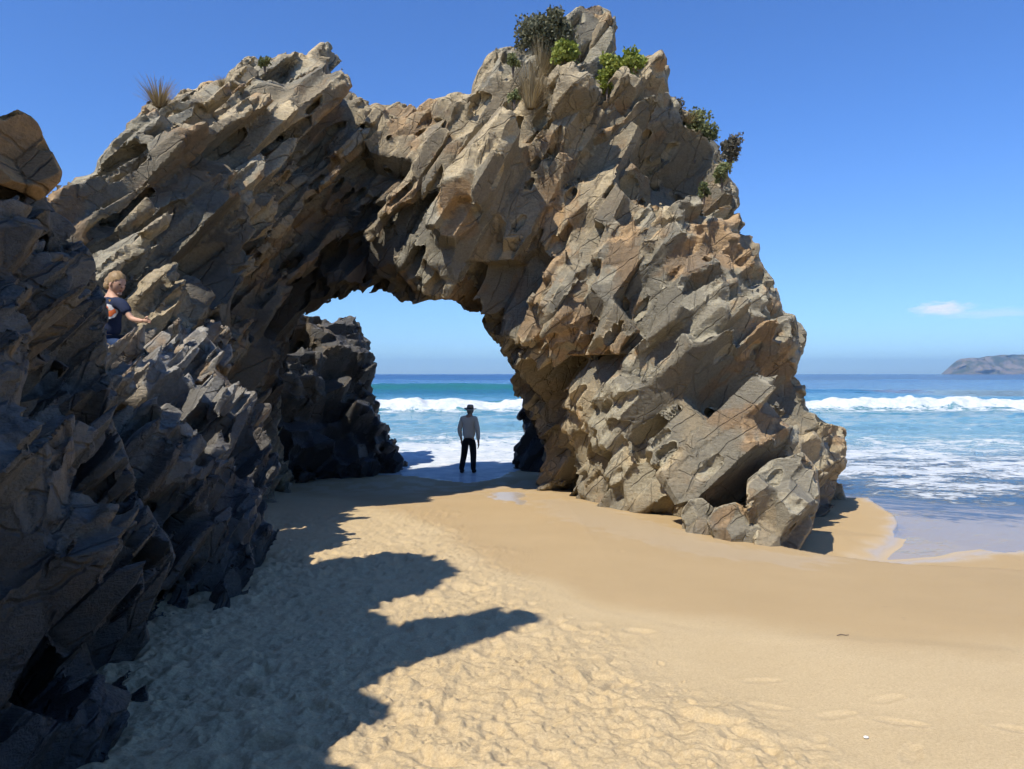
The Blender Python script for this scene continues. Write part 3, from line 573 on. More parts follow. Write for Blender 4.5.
# ------------------------------------------------------------------ sea
rows = [8.5]
while rows[-1] < 9000:
    y = rows[-1]; st = min(max(y * y / 1900 * .7, .03), max(y * .03, .2))
    if 47 < y < 60: st = min(st, .13)
    if 100 < y < 118: st = min(st, .4)
    rows.append(y + st)
rows = np.array(rows); ac = cols(620, 26); X = ac[None, :] * rows[:, None]; Y = np.repeat(rows[:, None], len(ac), 1); sh = X.shape; Xf, Yf = X.ravel(), Y.ravel()
p3 = np.stack([Xf, Yf, Xf * 0], 1).astype(F32); sdw = np.where(Yf < 120, water_sd(Xf, np.minimum(Yf, 130)), 9.)
g = ground(Xf, Yf)
def V3(a, b, c=0): return np.stack([Xf * a, Yf * b, Xf * 0 + c], 1).astype(F32)
# breaking roller
yc = 54 + np.where(Xf > 3, 1.6, .8) * vnoise(V3(.045, 0, 3)) + .5 * vnoise(V3(.22, 0, 5)) ; t = Yf - yc
amp = 1.0 + np.where(Xf > 3, .22, .07) * vnoise(V3(.09, 0, 8)) + .07 * vnoise(V3(.5, 0, 2))
amp = amp * np.where(Xf > 5, np.interp(Xf, [5, 20, 32, 40, 80], [.75, .72, 1.25, .95, .9]), .95)
prof = np.where(t < 0, np.exp(-(t / 1.15) ** 2), np.exp(-(t / 4.2) ** 2)); Zw = .72 * amp * prof
roll = sm(t, -1.9, -.7) * (1 - sm(t, .5, 1.6))
# green swell behind, seen through the arch
yc2 = 107 + 2 * vnoise(V3(.03, 0, 13)); t2 = Yf - yc2; fade = 1 - sm(Xf, 6, 40); Zw = Zw + (.95 * fade + .3) * np.where(t2 < 0, np.exp(-(t2 / 3.2) ** 2), np.exp(-(t2 / 9.) ** 2))
for yy, hh_, ww in ((160, .8, 12), (230, .9, 18), (75, .35, 5), (38, .14, 2.0), (31, .12, 1.6), (25, .07, 1.)):
    Zw = Zw + hh_ * np.exp(-((Yf - yy - 3 * vnoise(V3(.03, 0, yy))) / ww) ** 2) * (.6 + .5 * vnoise(V3(.05, 0, yy + 2)))
dist_m = sm(Yf, 17, 34)
Zw = Zw + dist_m * (.055 * fbm(V3(.5, .9), 3)) * (1 - sm(Yf, 200, 900)) + roll * (.26 * fbm(V3(.7, .9, 3), 4)) + sm(Yf, 17, 22) * .025 * fbm(V3(1.5, 2.2), 3)
film = g + np.clip((sdw) * .05, -.05, .010)
lvl = .045 + Zw * sm(sdw, .1, 1.4); z = np.where(sdw < -.25, .0, lvl); z = np.where(Yf > 120, .045 + Zw, z)
shallow = np.where(Xf > 3, 1 - sm(sdw, 6.5, 11), 1 - sm(sdw, .8, 3.5))
# how much foam lies where
D = np.interp(Yf, [0, 14.5, 16.3, 17.2, 21, 25, 29, 34, 42, 47, 50, 60, 75], [.02, .36, .46, .58, .54, .46, .36, .30, .22, .26, .33, .0, .0])
D = D + .10 * vnoise(V3(.18, .5, 2)) * (Yf < 60)
left = 1 - sm(Xf, 1, 4); D = D + left * np.interp(Yf, [0, 18, 19.5, 22, 26, 30, 36], [0, .1, .34, .32, .22, .08, 0])
D = np.where(sdw < 1.4, np.maximum(D, np.where(left > .5, .52, 0.)), D)
fe = np.exp(-((sdw - .12) / .10) ** 2) * (.35 + .25 * left); D = D + fe * sm(Yf, 15.5, 17.5)
D = np.maximum(D, roll * (.98 + .25 * vnoise(V3(.35, .35, 1)))); D = np.maximum(D, .50 * sm(t, -6, -2.0) * (t < 0))
D = np.where((t > 1.4) & (Yf > 55), .03, D)
deep = sm(Yf, 60, 230)
nr, nc = sh; idx = np.arange(nr * nc).reshape(sh); Q = np.stack([idx[:-1, :-1], idx[:-1, 1:], idx[1:, 1:], idx[1:, :-1]], -1).reshape(-1, 4)
k = N('sea_water'); sep = k.n('SeparateXYZ'); k.put(sep.inputs[0], k.co); y = sep.outputs[1]
ramp = k.n('ValToRGB'); k.put(ramp.inputs[0], k.math('LOGARITHM', k.math('DIVIDE', y, 15), 60.)); e = ramp.color_ramp.elements    # log distance from the waterline
stops = [(0, (.27, .27, .26)), (.14, (.17, .28, .30)), (.27, (.075, .21, .25)), (.36, (.04, .17, .235)), (.47, (.02, .12, .21)), (.62, (.01, .075, .19)), (1., (.008, .05, .15))]
while len(e) < len(stops): e.new(.5)
for i, (a, b_) in enumerate(stops): e[i].position = a; e[i].color = b_ + (1,)
c = k.mix(k.mapr(k.noise(.12, 4, .6, k.rot((0, 0, 0), (1, 2.5, 1))), .35, .65, 0, .45), ramp.outputs[0], k.mix(1, ramp.outputs[0], (1.5, 1.35, 1.1), 'MULTIPLY'))
c = k.mix(k.math('MULTIPLY', k.attr('green'), .6), c, (.02, .13, .08))
fv = k.rot((0, 0, 0), (.9, 1.5, 1)); wv = k.noise(1.9, 3, .65, fv, out='Color'); fw = k.vadd(fv, wv, .7)
lace = k.voro(2.4, fw, 'DISTANCE_TO_EDGE'); lace2 = k.voro(7., fw, 'DISTANCE_TO_EDGE')
ln = k.math('SUBTRACT', 1, k.math('MULTIPLY', k.math('MINIMUM', lace, .36), 2.4)); ln2 = k.math('SUBTRACT', 1, k.math('MULTIPLY', k.math('MINIMUM', lace2, .36), 2.4))
fn = k.math('ADD', k.math('MULTIPLY', k.noise(.9, 5, .68, fw), .95), k.math('MULTIPLY', k.math('ADD', k.math('MULTIPLY', ln, .62), k.math('MULTIPLY', ln2, .38)), .30))
fn = k.math('SUBTRACT', fn, .17)
D_ = k.attr('foam'); th = k.math('SUBTRACT', 1.0, D_)
foam = k.mapr(k.math('SUBTRACT', fn, th), -.06, .10, 0, 1, True); foam = k.math('MAXIMUM', foam, k.mapr(D_, .78, .95, 0, 1, True))
foamc = k.mix(k.mapr(k.noise(2.2, 5, .75), .35, .65), (.40, .45, .48), (.62, .63, .62))
c = k.mix(foam, c, foamc)
hb = k.math('ADD', k.math('MULTIPLY', k.noise(2.2, 5, .62, k.rot((0, 0, .1), (1, 2.6, 1))), k.mapr(k.attr('film'), 0, 1, 1., .03)), k.math('MULTIPLY', foam, .25))
nb_ = k.bump(hb, .09, .8)
wat = k.bsdf(c, k.math('MAXIMUM', k.math('MULTIPLY', foam, .85), k.mapr(y, 20, 400, .08, .32)), nb_, k.math('MULTIPLY', k.math('SUBTRACT', 1, foam), .5), **{'IOR': 1.33})
tr = k.n('BsdfTransparent'); tr.inputs[0].default_value = (.94, .94, .95, 1); gl = k.n('BsdfGlossy'); gl.inputs['Roughness'].default_value = .07; k.put(gl.inputs['Normal'], nb_)
lw = k.n('LayerWeight'); lw.inputs['Blend'].default_value = .5; k.put(lw.inputs['Normal'], nb_); fr5 = k.math('MULTIPLY_ADD', k.math('POWER', lw.outputs['Facing'], 5.), .95, .03)
m1 = k.n('MixShader'); k.put(m1.inputs[0], fr5); k.t.links.new(tr.outputs[0], m1.inputs[1]); k.t.links.new(gl.outputs[0], m1.inputs[2])
m2 = k.n('MixShader'); k.put(m2.inputs[0], k.math('MULTIPLY', k.attr('film'), k.math('SUBTRACT', 1, k.math('MULTIPLY', foam, .9)))); k.t.links.new(wat, m2.inputs[1]); k.t.links.new(m1.outputs[0], m2.inputs[2])
M_sea = k.done(m2.outputs[0])
greena = np.exp(-((t2 + 2.) / 2.) ** 2) * fade + .5 * np.exp(-((t - 1.8) / 1.2) ** 2)
o = mesh_obj('sea', np.stack([Xf, Yf, z], 1), Q, M_sea, attrs={'foam': D, 'film': np.clip(shallow, 0, 1), 'green': greena}); tag(o, kind='structure')
# ------------------------------------------------------------------ headland far across the bay
hp = [(941,374.2),(946,370),(951,365),(957,360.5),(962,358.5),(970,357.8),(978,358),(985,356.5),(993,356),(1001,354.6),(1010,355),(1024,354.5),(1060,353),(1100,351),(1150,353),(1200,357),(1260,362),(1330,374.2)]
HY = 5200.; hv = []; hq = []; nx = 260; ny = 46
hx = np.array([P(u, v, HY)[0] for u, v in hp]); hz = np.array([P(u, v, HY)[2] for u, v in hp])
gx = np.linspace(hx[0], hx[-1], nx); gy = np.linspace(0, 1, ny); GX, GY = np.meshgrid(gx, gy, indexing='ij')
prof_z = np.interp(GX, hx, hz); prs = np.where(GY < .28, sm(GY, -.02, .28), 1 - .75 * sm(GY, .5, 1.1))
q3 = np.stack([GX.ravel() / 120, GY.ravel() * 9, GX.ravel() * 0], 1).astype(F32); rn = fbm(q3, 4).reshape(GX.shape)
HZ = prof_z * prs * (1 + .10 * rn * (prs < .97)); HYY = HY + (GY - .28) * 1100 + 70 * rn * (GY < .25)
HZ[:, 0] = -3; idx = np.arange(nx * ny).reshape(nx, ny); Q = np.stack([idx[:-1, :-1], idx[1:, :-1], idx[1:, 1:], idx[:-1, 1:]], -1).reshape(-1, 4)
k = N('headland_scrub'); c = k.mix(k.mapr(k.noise(.012, 5, .7), .42, .58), (.06, .075, .04), (.22, .18, .13)); M_head = k.done(k.bsdf(c, .95, None, .1))
o = mesh_obj('headland', np.stack([(GX * np.maximum(HYY, HY) / HY).ravel(), HYY.ravel(), HZ.ravel()], 1), Q, M_head); tag(o, kind='structure')
# ------------------------------------------------------------------ haze
hzv = [(x, y_, z_) for x in (-9600, 9600) for y_ in (-90, 9400) for z_ in (-5, 175)]
k = N('haze_air'); pv = k.n('VolumePrincipled'); pv.inputs['Color'].default_value = (.38, .66, 1., 1); pv.inputs['Density'].default_value = 1.1e-4; pv.inputs['Anisotropy'].default_value = .2
k.t.links.new(pv.outputs[0], k.out.inputs['Volume'])
HAZE = globals().get('HAZE', 1)
if HAZE:
    o = mesh_obj('haze', hzv, [(0, 1, 3, 2), (4, 6, 7, 5), (0, 4, 5, 1), (2, 3, 7, 6), (0, 2, 6, 4), (1, 5, 7, 3)], k.m, smooth=False); tag(o, kind='stuff')
cm, q_, gq_ = cliff_m()
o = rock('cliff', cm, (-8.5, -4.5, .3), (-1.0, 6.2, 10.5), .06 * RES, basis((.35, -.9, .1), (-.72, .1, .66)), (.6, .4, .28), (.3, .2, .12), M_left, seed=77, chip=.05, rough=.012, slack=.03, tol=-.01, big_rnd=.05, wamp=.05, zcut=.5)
tag(o, 'high dark unseen cliff beyond the left edge, crest shaped to shade the sand', 'cliff')
# ------------------------------------------------------------------ simple materials
def plain(name, col, rough=.8, var=.25, scale=30, spec=.2, **kw):
    k = N(name); c = k.mix(k.noise(scale, 3, .6), tuple(v * (1 - var) for v in col), tuple(min(v * (1 + var), 1) for v in col)); return k.done(k.bsdf(c, rough, None, spec, **kw))
M_skin = plain('skin', (.56, .33, .22), .55, .06); M_knit = plain('cream_knit', (.74, .69, .58), .95, .12, 60); M_trous = plain('black_trousers', (.018, .019, .024), .9)
M_hat = plain('brown_felt', (.36, .30, .22), .9); M_shoe = plain('dark_shoe', (.03, .026, .024), .7); M_navy = plain('navy_cotton', (.022, .03, .06), .9); M_denim = plain('blue_denim', (.03, .055, .12), .9)
M_hair = plain('blond_hair', (.28, .185, .09), .5, .5, 80); M_greyhair = plain('grey_hair', (.3, .27, .24), .7); M_eye = plain('eye_dark', (.03, .02, .015), .3)
M_white = plain('white_print', (.75, .74, .72), .8, .04); M_orange = plain('orange_print', (.72, .17, .05), .8, .1); M_yellow = plain('yellow_print', (.8, .42, .08), .8, .1)
def skin_mesh(name, pts, edges, radii, mat, parent, root=0, sub=2, flat=None):
    me = bpy.data.meshes.new(name); me.from_pydata([tuple(p) for p in pts], edges, []); o = bpy.data.objects.new(name, me); COL.objects.link(o)
    if parent: o.parent = parent
    md = o.modifiers.new('skin', 'SKIN'); md.use_smooth_shade = True
    if not me.skin_vertices: me.skin_vertices.new()
    for i, r in enumerate(radii):
        v = me.skin_vertices[0].data[i]; v.radius = r if isinstance(r, tuple) else (r, r); v.use_root = (i == root)
    sb = o.modifiers.new('sub', 'SUBSURF'); sb.levels = sub; sb.render_levels = sub
    dg = bpy.context.evaluated_depsgraph_get(); ev = o.evaluated_get(dg); nm = bpy.data.meshes.new_from_object(ev, depsgraph=dg); o.modifiers.clear(); o.data = nm
    nm.materials.clear(); nm.materials.append(mat); nm.polygons.foreach_set('use_smooth', np.ones(len(nm.polygons), bool)); return o
def ellip(c, r, n=14, m=20, f=None):
    V = []; F = []
    for i in range(n + 1):
        th = math.pi * i / n
        for j in range(m):
            ph = 2 * math.pi * j / m; d = (math.sin(th) * math.cos(ph), math.sin(th) * math.sin(ph), math.cos(th)); k_ = f(d) if f else 1
            V.append([c[q] + r[q] * d[q] * k_ for q in range(3)])
    for i in range(n):
        for j in range(m): F.append([i * m + j, (i + 1) * m + j, (i + 1) * m + (j + 1) % m, i * m + (j + 1) % m])
    return V, F
def join(parts):
    V, F = [], []
    for v, f in parts:
        b_ = len(V); V += [list(x) for x in v]; F += [[q + b_ for q in x] for x in f]
    return V, F
def tube(pts, rads, n=6):
    V, F = [], []
    for i, p in enumerate(pts):
        a = Vector(pts[min(i + 1, len(pts) - 1)]) - Vector(pts[max(i - 1, 0)]); a.normalize(); s_ = a.orthogonal().normalized(); t_ = a.cross(s_)
        for j in range(n): q = Vector(p) + (s_ * math.cos(6.2832 * j / n) + t_ * math.sin(6.2832 * j / n)) * rads[i]; V.append(list(q))
    for i in range(len(pts) - 1):
        for j in range(n): F.append([i * n + j, i * n + (j + 1) % n, (i + 1) * n + (j + 1) % n, (i + 1) * n + j])
    return V, F
# ------------------------------------------------------------------ walker at the water's edge, back to the camera
px_, py_ = P(469, 472, 19.35)[0], 19.35
man = empty('person', (px_, py_, .05), math.radians(-14)); tag(man, 'person in brim hat, cream jumper and black trousers facing the surf under the arch', 'person')
pts = [(0,0,.93),(0,0,1.05),(0,.01,1.25),(0,.01,1.40),(.02,.02,1.50),(.025,.03,1.60),(.025,.03,1.68),
 (-.17,.0,1.40),(-.25,-.03,1.12),(-.225,.03,.90),(-.22,.05,.83), (.17,.0,1.40),(.25,-.04,1.10),(.245,.02,.84),(.245,.04,.76),
 (-.09,0,.86),(-.16,.10,.47),(-.185,-.10,.09),(-.185,.06,.035), (.09,0,.86),(.105,.05,.46),(.115,-.01,.08),(.125,.15,.03)]
ed = [(0,1),(1,2),(2,3),(3,4),(4,5),(5,6),(3,7),(7,8),(8,9),(9,10),(3,11),(11,12),(12,13),(13,14),(0,15),(15,16),(16,17),(17,18),(0,19),(19,20),(20,21),(21,22)]
rd = [(.10,.07),(.10,.07),(.13,.09),(.13,.09),.055,.085,.07,.055,.042,.032,.03,.055,.042,.032,.03,.07,.045,.03,.028,.07,.045,.03,.028]
body = skin_mesh('body', pts, ed, rd, M_skin, man)
sh_i = [1,2,3,7,8,9,11,12,13]; mp = {v: i for i, v in enumerate(sh_i)}
skin_mesh('jumper', [pts[1][:2] + (.86,)] + [pts[i] if i != 3 else (0, .01, 1.43) for i in sh_i[1:]] + [(0,0,1.08),(.015,.015,1.475)], [(0,9),(9,1),(1,2),(2,3),(3,4),(4,5),(2,6),(6,7),(7,8),(2,10)], [(.185,.14),(.19,.14),(.17,.12),.076,.066,.05,.076,.066,.05,(.185,.13),.07], M_knit, man, root=2)
skin_mesh('trousers', [(0,0,.98),(-.09,0,.85),(-.16,.10,.47),(-.185,-.10,.05),(.09,0,.85),(.105,.05,.46),(.115,-.005,.04),(0,0,.90)], [(0,7),(7,1),(1,2),(2,3),(7,4),(4,5),(5,6)], [(.165,.12),.115,.088,.07,.115,.088,.07,(.175,.13)], M_trous, man, root=7)
for x, y, sgn in ((-.18, -.02, 1), (.12, .06, 1)):
    V, F = ellip((x, y, .045), (.05, .14, .05)); V = [[a, b, max(c, .005)] for a, b, c in V]; mesh_obj('shoe', V, F, M_shoe, man)
for side, (x, y, z) in ((-1, (-.22, .055, .80)), (1, (.245, .045, .73))):
    prt = [ellip((x, y, z), (.022, .042, .052))]
    for q in range(4):
        a_ = -.03 + .02 * q; ln = (.075, .085, .08, .062)[q]; prt.append(tube([(x, y + a_, z - .035), (x - side * .008, y + a_ * 1.05, z - .035 - ln * .55), (x - side * .025, y + a_ * 1.05, z - .035 - ln * .9)], [.0095, .0085, .006]))
    prt.append(tube([(x, y + .03, z + .02), (x - side * .015, y + .062, z - .015), (x - side * .02, y + .07, z - .045)], [.012, .010, .007])); V, F = join(prt); mesh_obj('hand', V, F, M_skin, man)
V, F = ellip((.025, .035, 1.605), (.078, .096, .112), f=lambda d: 1 - .06 * max(-d[2], 0)); prt = [(V, F), ellip((.025, .132, 1.59), (.014, .022, .022), 8, 8)] + [ellip((.025 + s_ * .08, .03, 1.60), (.012, .022, .032), 8, 8) for s_ in (-1, 1)] + [ellip((.025, .118, 1.55), (.026, .012, .008), 6, 8)]
V, F = join(prt); mesh_obj('head', V, F, M_skin, man)
for s_ in (-1, 1): V, F = ellip((.025 + s_ * .03, .122, 1.615), (.012, .008, .007), 6, 8); mesh_obj('eye', V, F, M_eye, man)
V, F = ellip((.025, .018, 1.60), (.084, .092, .10)); V = [v for v in V]; mesh_obj('hair', V, F, M_greyhair, man)
hat = empty('hat', (.025, .03, 1.66)); hat.parent = man; hat.rotation_euler = (math.radians(4), math.radians(3), 0)
def lathe(prof, n=28, f=None):
    V, F = [], []
    for r, z in prof:
        for j in range(n): a_ = 6.28319 * j / n; V.append([r * math.cos(a_), r * math.sin(a_) * 1.12, z + (f(a_, r) if f else 0)])
    for i in range(len(prof) - 1):
        for j in range(n): F.append([i * n + j, i * n + (j + 1) % n, (i + 1) * n + (j + 1) % n, (i + 1) * n + j])
    return V, F
brimf = lambda a_, r: (.022 * math.cos(2 * a_) + .006 * math.sin(3 * a_ + 1)) * max(r - .09, 0) / .06
V, F = lathe([(.088, 0), (.12, -.006), (.158, -.012), (.158, -.018), (.12, -.012), (.086, -.006)], f=brimf); mesh_obj('brim', V, F, M_hat, hat)
V, F = lathe([(.088, -.006), (.088, .03), (.082, .075), (.06, .098), (.025, .088), (0.001, .082)]); mesh_obj('crown', V, F, M_hat, hat)
V, F = lathe([(.0885, .0), (.0905, .002), (.0905, .022), (.0885, .024)]); mesh_obj('hat_band', V, F, M_shoe, hat)
# ------------------------------------------------------------------ child perched between the rocks
CY = 7.7; ox, oy, oz = P(108, 345, CY)
kid = empty('person', (ox, oy, oz)); tag(kid, 'fair haired child in navy shirt with orange print sitting among the rocks at upper left', 'person')
m_ = CY / FPX                                   # metres per picture unit at that distance
def kp(u, v, dy=0.): x, y, z = P(u + 2.5, v, CY + dy); return (x - ox, y - oy, z - oz)
kpts = [kp(108, 341), kp(108, 326), kp(109.5, 311), kp(108.5, 301), kp(110, 293), kp(113, 283), kp(115, 277),
 kp(101.5, 303, .10), kp(101, 320, .18), kp(107, 332, .05), kp(119, 303, -.10), kp(129, 319, -.13), kp(139, 321, -.16), kp(142, 320.5, -.16),
 kp(106, 345, .07), kp(124, 340, .12), kp(126, 366, .10), kp(131, 369, .05), kp(110, 345, -.07), kp(122, 347, -.12), kp(118, 372, -.16), kp(123, 375, -.2)]
ked = [(0,1),(1,2),(2,3),(3,4),(4,5),(5,6),(3,7),(7,8),(8,9),(3,10),(10,11),(11,12),(12,13),(0,14),(14,15),(15,16),(16,17),(0,18),(18,19),(19,20),(20,21)]
krd = [.06,.065,.075,.065,.038,.07,.05,.036,.03,.022,.036,.03,.022,.02,.06,.048,.036,.03,.06,.048,.036,.03]
skin_mesh('body', kpts, ked, krd, M_skin, kid)
skin_mesh('shirt', [kp(107.5, 338), kp(108, 324), kp(109, 311), kp(109, 303), kp(101.5, 304, .10), kp(101, 316, .16), kp(119.5, 304, -.10), kp(126, 314, -.12), kp(109.5, 298)], [(0,1),(1,2),(2,3),(3,4),(4,5),(3,6),(6,7),(3,8)], [.115, .108, .11, .09, .06, .052, .062, .052, .05], M_navy, kid, root=3)
skin_mesh('shorts', [kp(107.5, 341), kp(106, 345, .07), kp(122, 341, .12), kp(110, 345, -.07), kp(121, 347, -.12)], [(0,1),(1,2),(0,3),(3,4)], [.118, .085, .065, .085, .065], M_denim, kid)
hx_, hy_, hz_ = kp(114.2, 283.5)
hd = empty('head', (hx_, hy_, hz_)); hd.parent = kid; hd.rotation_euler = (0, math.radians(20), math.radians(-24))      # faces right, chin down
V, F = join([ellip((0, 0, 0), (.096, .076, .115), f=lambda d: 1 - .10 * max(-d[2], 0) * max(-d[0], 0)), ellip((.093, 0, -.012), (.018, .012, .015), 8, 8), ellip((.07, 0, -.085), (.022, .028, .02), 8, 8), ellip((.012, -.078, -.008), (.018, .009, .026), 8, 8), ellip((.012, .078, -.008), (.018, .009, .026), 8, 8)]); mesh_obj('face', V, F, M_skin, hd)
for s_ in (-1, 1): V, F = ellip((.084, s_ * .03, .012), (.008, .013, .008), 6, 8); mesh_obj('eye', V, F, M_eye, hd)
V, F = ellip((.088, 0, -.052), (.008, .022, .006), 6, 8); mesh_obj('mouth', V, F, plain('lip', (.42, .14, .12), .5), hd)
hv_, hf_ = ellip((-.012, 0, .016), (.106, .086, .113), 18, 28, f=lambda d: 1 + .035 * math.sin(11 * math.atan2(d[1], d[2]) + 3 * d[0]) + .012 * math.sin(23 * math.atan2(d[1], d[2]))); keepf = []
for f in hf_:
    c_x = sum(hv_[q][0] for q in f) / 4; c_z = sum(hv_[q][2] for q in f) / 4
    if c_z > .02 + (c_x - .02) * .9 or c_x < -.03 and c_z > -.06: keepf.append(f)
V, F = join([(hv_, keepf), ellip((-.128, .0, -.01), (.042, .036, .042), 10, 12), ellip((-.06, -.05, -.045), (.05, .035, .045), 10, 12)]); mesh_obj('hair', V, F, M_hair, hd)
# hand reaching to the slab: palm, four fingers, thumb
x, y, z = kp(144, 320.5, -.16); prt = [ellip((x, y, z), (.034, .02, .026))]
for q in range(4):
    a_ = -.018 + .012 * q; ln = (.036, .042, .040, .030)[q]; prt.append(tube([(x + .02, y - .006, z + a_), (x + .02 + ln * .6, y - .012, z + a_ - .004), (x + .02 + ln * .75, y - .010, z + a_ - .024)], [.0075, .007, .0055]))
prt.append(tube([(x - .008, y - .012, z + .016), (x + .012, y - .024, z + .036), (x + .03, y - .026, z + .034)], [.0085, .008, .006])); V, F = join(prt); mesh_obj('hand', V, F, M_skin, kid)
# printed swirl on the shoulder blade of the shirt: thin raised print
def patch(poly, c0, rr, lift, mat, name):
    # print laid on the rounded back: rings of a fan pushed out to the shirt's own round section
    cx, cy_, cz = c0; V = []; cu = sum(p[0] for p in poly) / len(poly); cv = sum(p[1] for p in poly) / len(poly); V = []; F = []; K = 6; n = len(poly)
    for i in range(K + 1):
        for (u, v) in poly:
            uu, vv = cu + (u - cu) * i / K, cv + (v - cv) * i / K; X_ = kp(uu, vv)[0]; Z_ = kp(uu, vv)[2]; dxx = min(abs(X_ - cx) / rr, .95); V.append([X_, cy_ - (rr + lift) * math.sqrt(1 - dxx * dxx), Z_])
    for i in range(K):
        for j in range(n): F.append([i * n + j, i * n + (j + 1) % n, (i + 1) * n + (j + 1) % n, (i + 1) * n + j])
    mesh_obj(name, V, F, mat, kid)
c0 = kp(109, 312)
patch([(105.0,304.5),(111.5,305),(115.0,306),(119.0,309),(119.6,313),(117.5,318),(113.0,320),(107.5,319.5)], c0, .130, .004, M_white, 'shirt_print')
patch([(106.5,306),(111.5,307),(113.0,309),(110.5,311),(107.0,313)], c0, .130, .007, M_orange, 'shirt_print')
patch([(107.5,315),(113.5,312),(117.5,309.5),(118.5,313),(115.0,317.5),(109.5,318.5)], c0, .130, .007, M_orange, 'shirt_print')
patch([(108.5,312.5),(114.5,309.8),(115.0,309.5),(111.5,313.5),(108.0,315)], c0, .130, .010, M_yellow, 'shirt_print')
patch([(112,300.5),(121,300.5),(123,303),(120,304.5),(113,303)], c0, .112, .012, M_yellow, 'shirt_print')
# ------------------------------------------------------------------ plants on the rock
def leaf_mat(name, a, b, trans=.25):
    k = N(name); c = k.mix(k.mapr(k.attr('lr'), 0, 1), a, b); x = k.n('BsdfPrincipled'); k.put(x.inputs['Base Color'], c); x.inputs['Roughness'].default_value = .6; x.inputs['Specular IOR Level'].default_value = .3
    t = k.n('BsdfTranslucent'); k.put(t.inputs[0], c); m = k.n('MixShader'); m.inputs[0].default_value = trans; k.t.links.new(x.outputs[0], m.inputs[1]); k.t.links.new(t.outputs[0], m.inputs[2]); return k.done(m.outputs[0])
L_dark = leaf_mat('dark_shrub_leaf', (.07, .078, .042), (.20, .19, .11)); L_green = leaf_mat('succulent_leaf', (.15, .20, .03), (.36, .38, .08)); L_olive = leaf_mat('olive_leaf', (.09, .11, .04), (.24, .25, .10))
L_grey = leaf_mat('grey_shrub_leaf', (.075, .068, .05), (.17, .155, .11)); L_dry = leaf_mat('dry_grass_blade', (.20, .15, .08), (.42, .33, .18)); M_twig = plain('twig_bark', (.13, .10, .075), .9)
arbf = RBF(actl)
bpy.context.view_layer.update(); DG = bpy.context.evaluated_depsgraph_get()
def ground_on(u, v, back):
    # distance of the rock face a plant grows from
    for dv in (0, 4, 8, 12, 18, 24):
        a, b_ = ray(u, v + dv); r_ = scene.ray_cast(DG, Vector((0, 2.2, CAMZ)) + Vector((float(a), 1, float(b_))) * .1, Vector((float(a), 1, float(b_))).normalized())
        if r_[0] and r_[4].name.startswith('rock_arch'): return r_[1][1] + back
    return float(arbf(np.array([u]), np.array([v]))[0]) + back
def shrub(u, v, ru, rv, back, mat, n, ls, label, cat, seed, clumps=16, name='shrub', stemn=5, depth=None, tall=1.):
    Y_ = ground_on(u, v + rv * .7, back); r_ = np.random.default_rng(seed); x0, y0, z0 = P(u, v, Y_); a, b_ = ru * Y_ / FPX, rv * Y_ / FPX
    root = empty(name, (x0, y0, z0 - b_)); tag(root, label, cat)
    C = r_.normal(size=(clumps, 3)); C /= np.linalg.norm(C, axis=1)[:, None]; C *= (r_.random((clumps, 1)) ** .45); C = C * np.array([a, a * .8, b_]) * .82; C[:, 2] += b_
    k_ = r_.integers(0, clumps, n); cr = (.20 + .22 * r_.random(clumps)) * min(a, b_); Pp = C[k_] + np.clip(r_.normal(size=(n, 3)), -1.5, 1.5) * cr[k_][:, None] * .75
    d = r_.normal(size=(n, 3)) + np.array([0, 0, .7]); d /= np.linalg.norm(d, axis=1)[:, None]; s_ = np.cross(d, r_.normal(size=(n, 3))); s_ /= np.linalg.norm(s_, axis=1)[:, None]
    L = ls * (.6 + .8 * r_.random(n))[:, None]; W_ = L * .42
    V = np.stack([Pp, Pp + d * L * .5 + s_ * W_, Pp + d * L, Pp + d * L * .5 - s_ * W_], 1).reshape(-1, 3); Q = np.arange(4 * n).reshape(n, 4)
    lr = np.repeat(np.clip(.55 * r_.random(clumps)[k_] + .45 * r_.random(n), 0, 1), 4)
    mesh_obj('foliage', V, Q, mat, root, smooth=False, attrs={'lr': lr})
    prt = []
    for c in C[:max(stemn, 3)]:
        prt.append(tube([(0, 0, -.12), (c[0] * .4, c[1] * .4, c[2] * .45), (c[0], c[1], c[2])], [.012, .009, .004], 5))
    Vt, Ft = join(prt); mesh_obj('stem', Vt, Ft, M_twig, root)
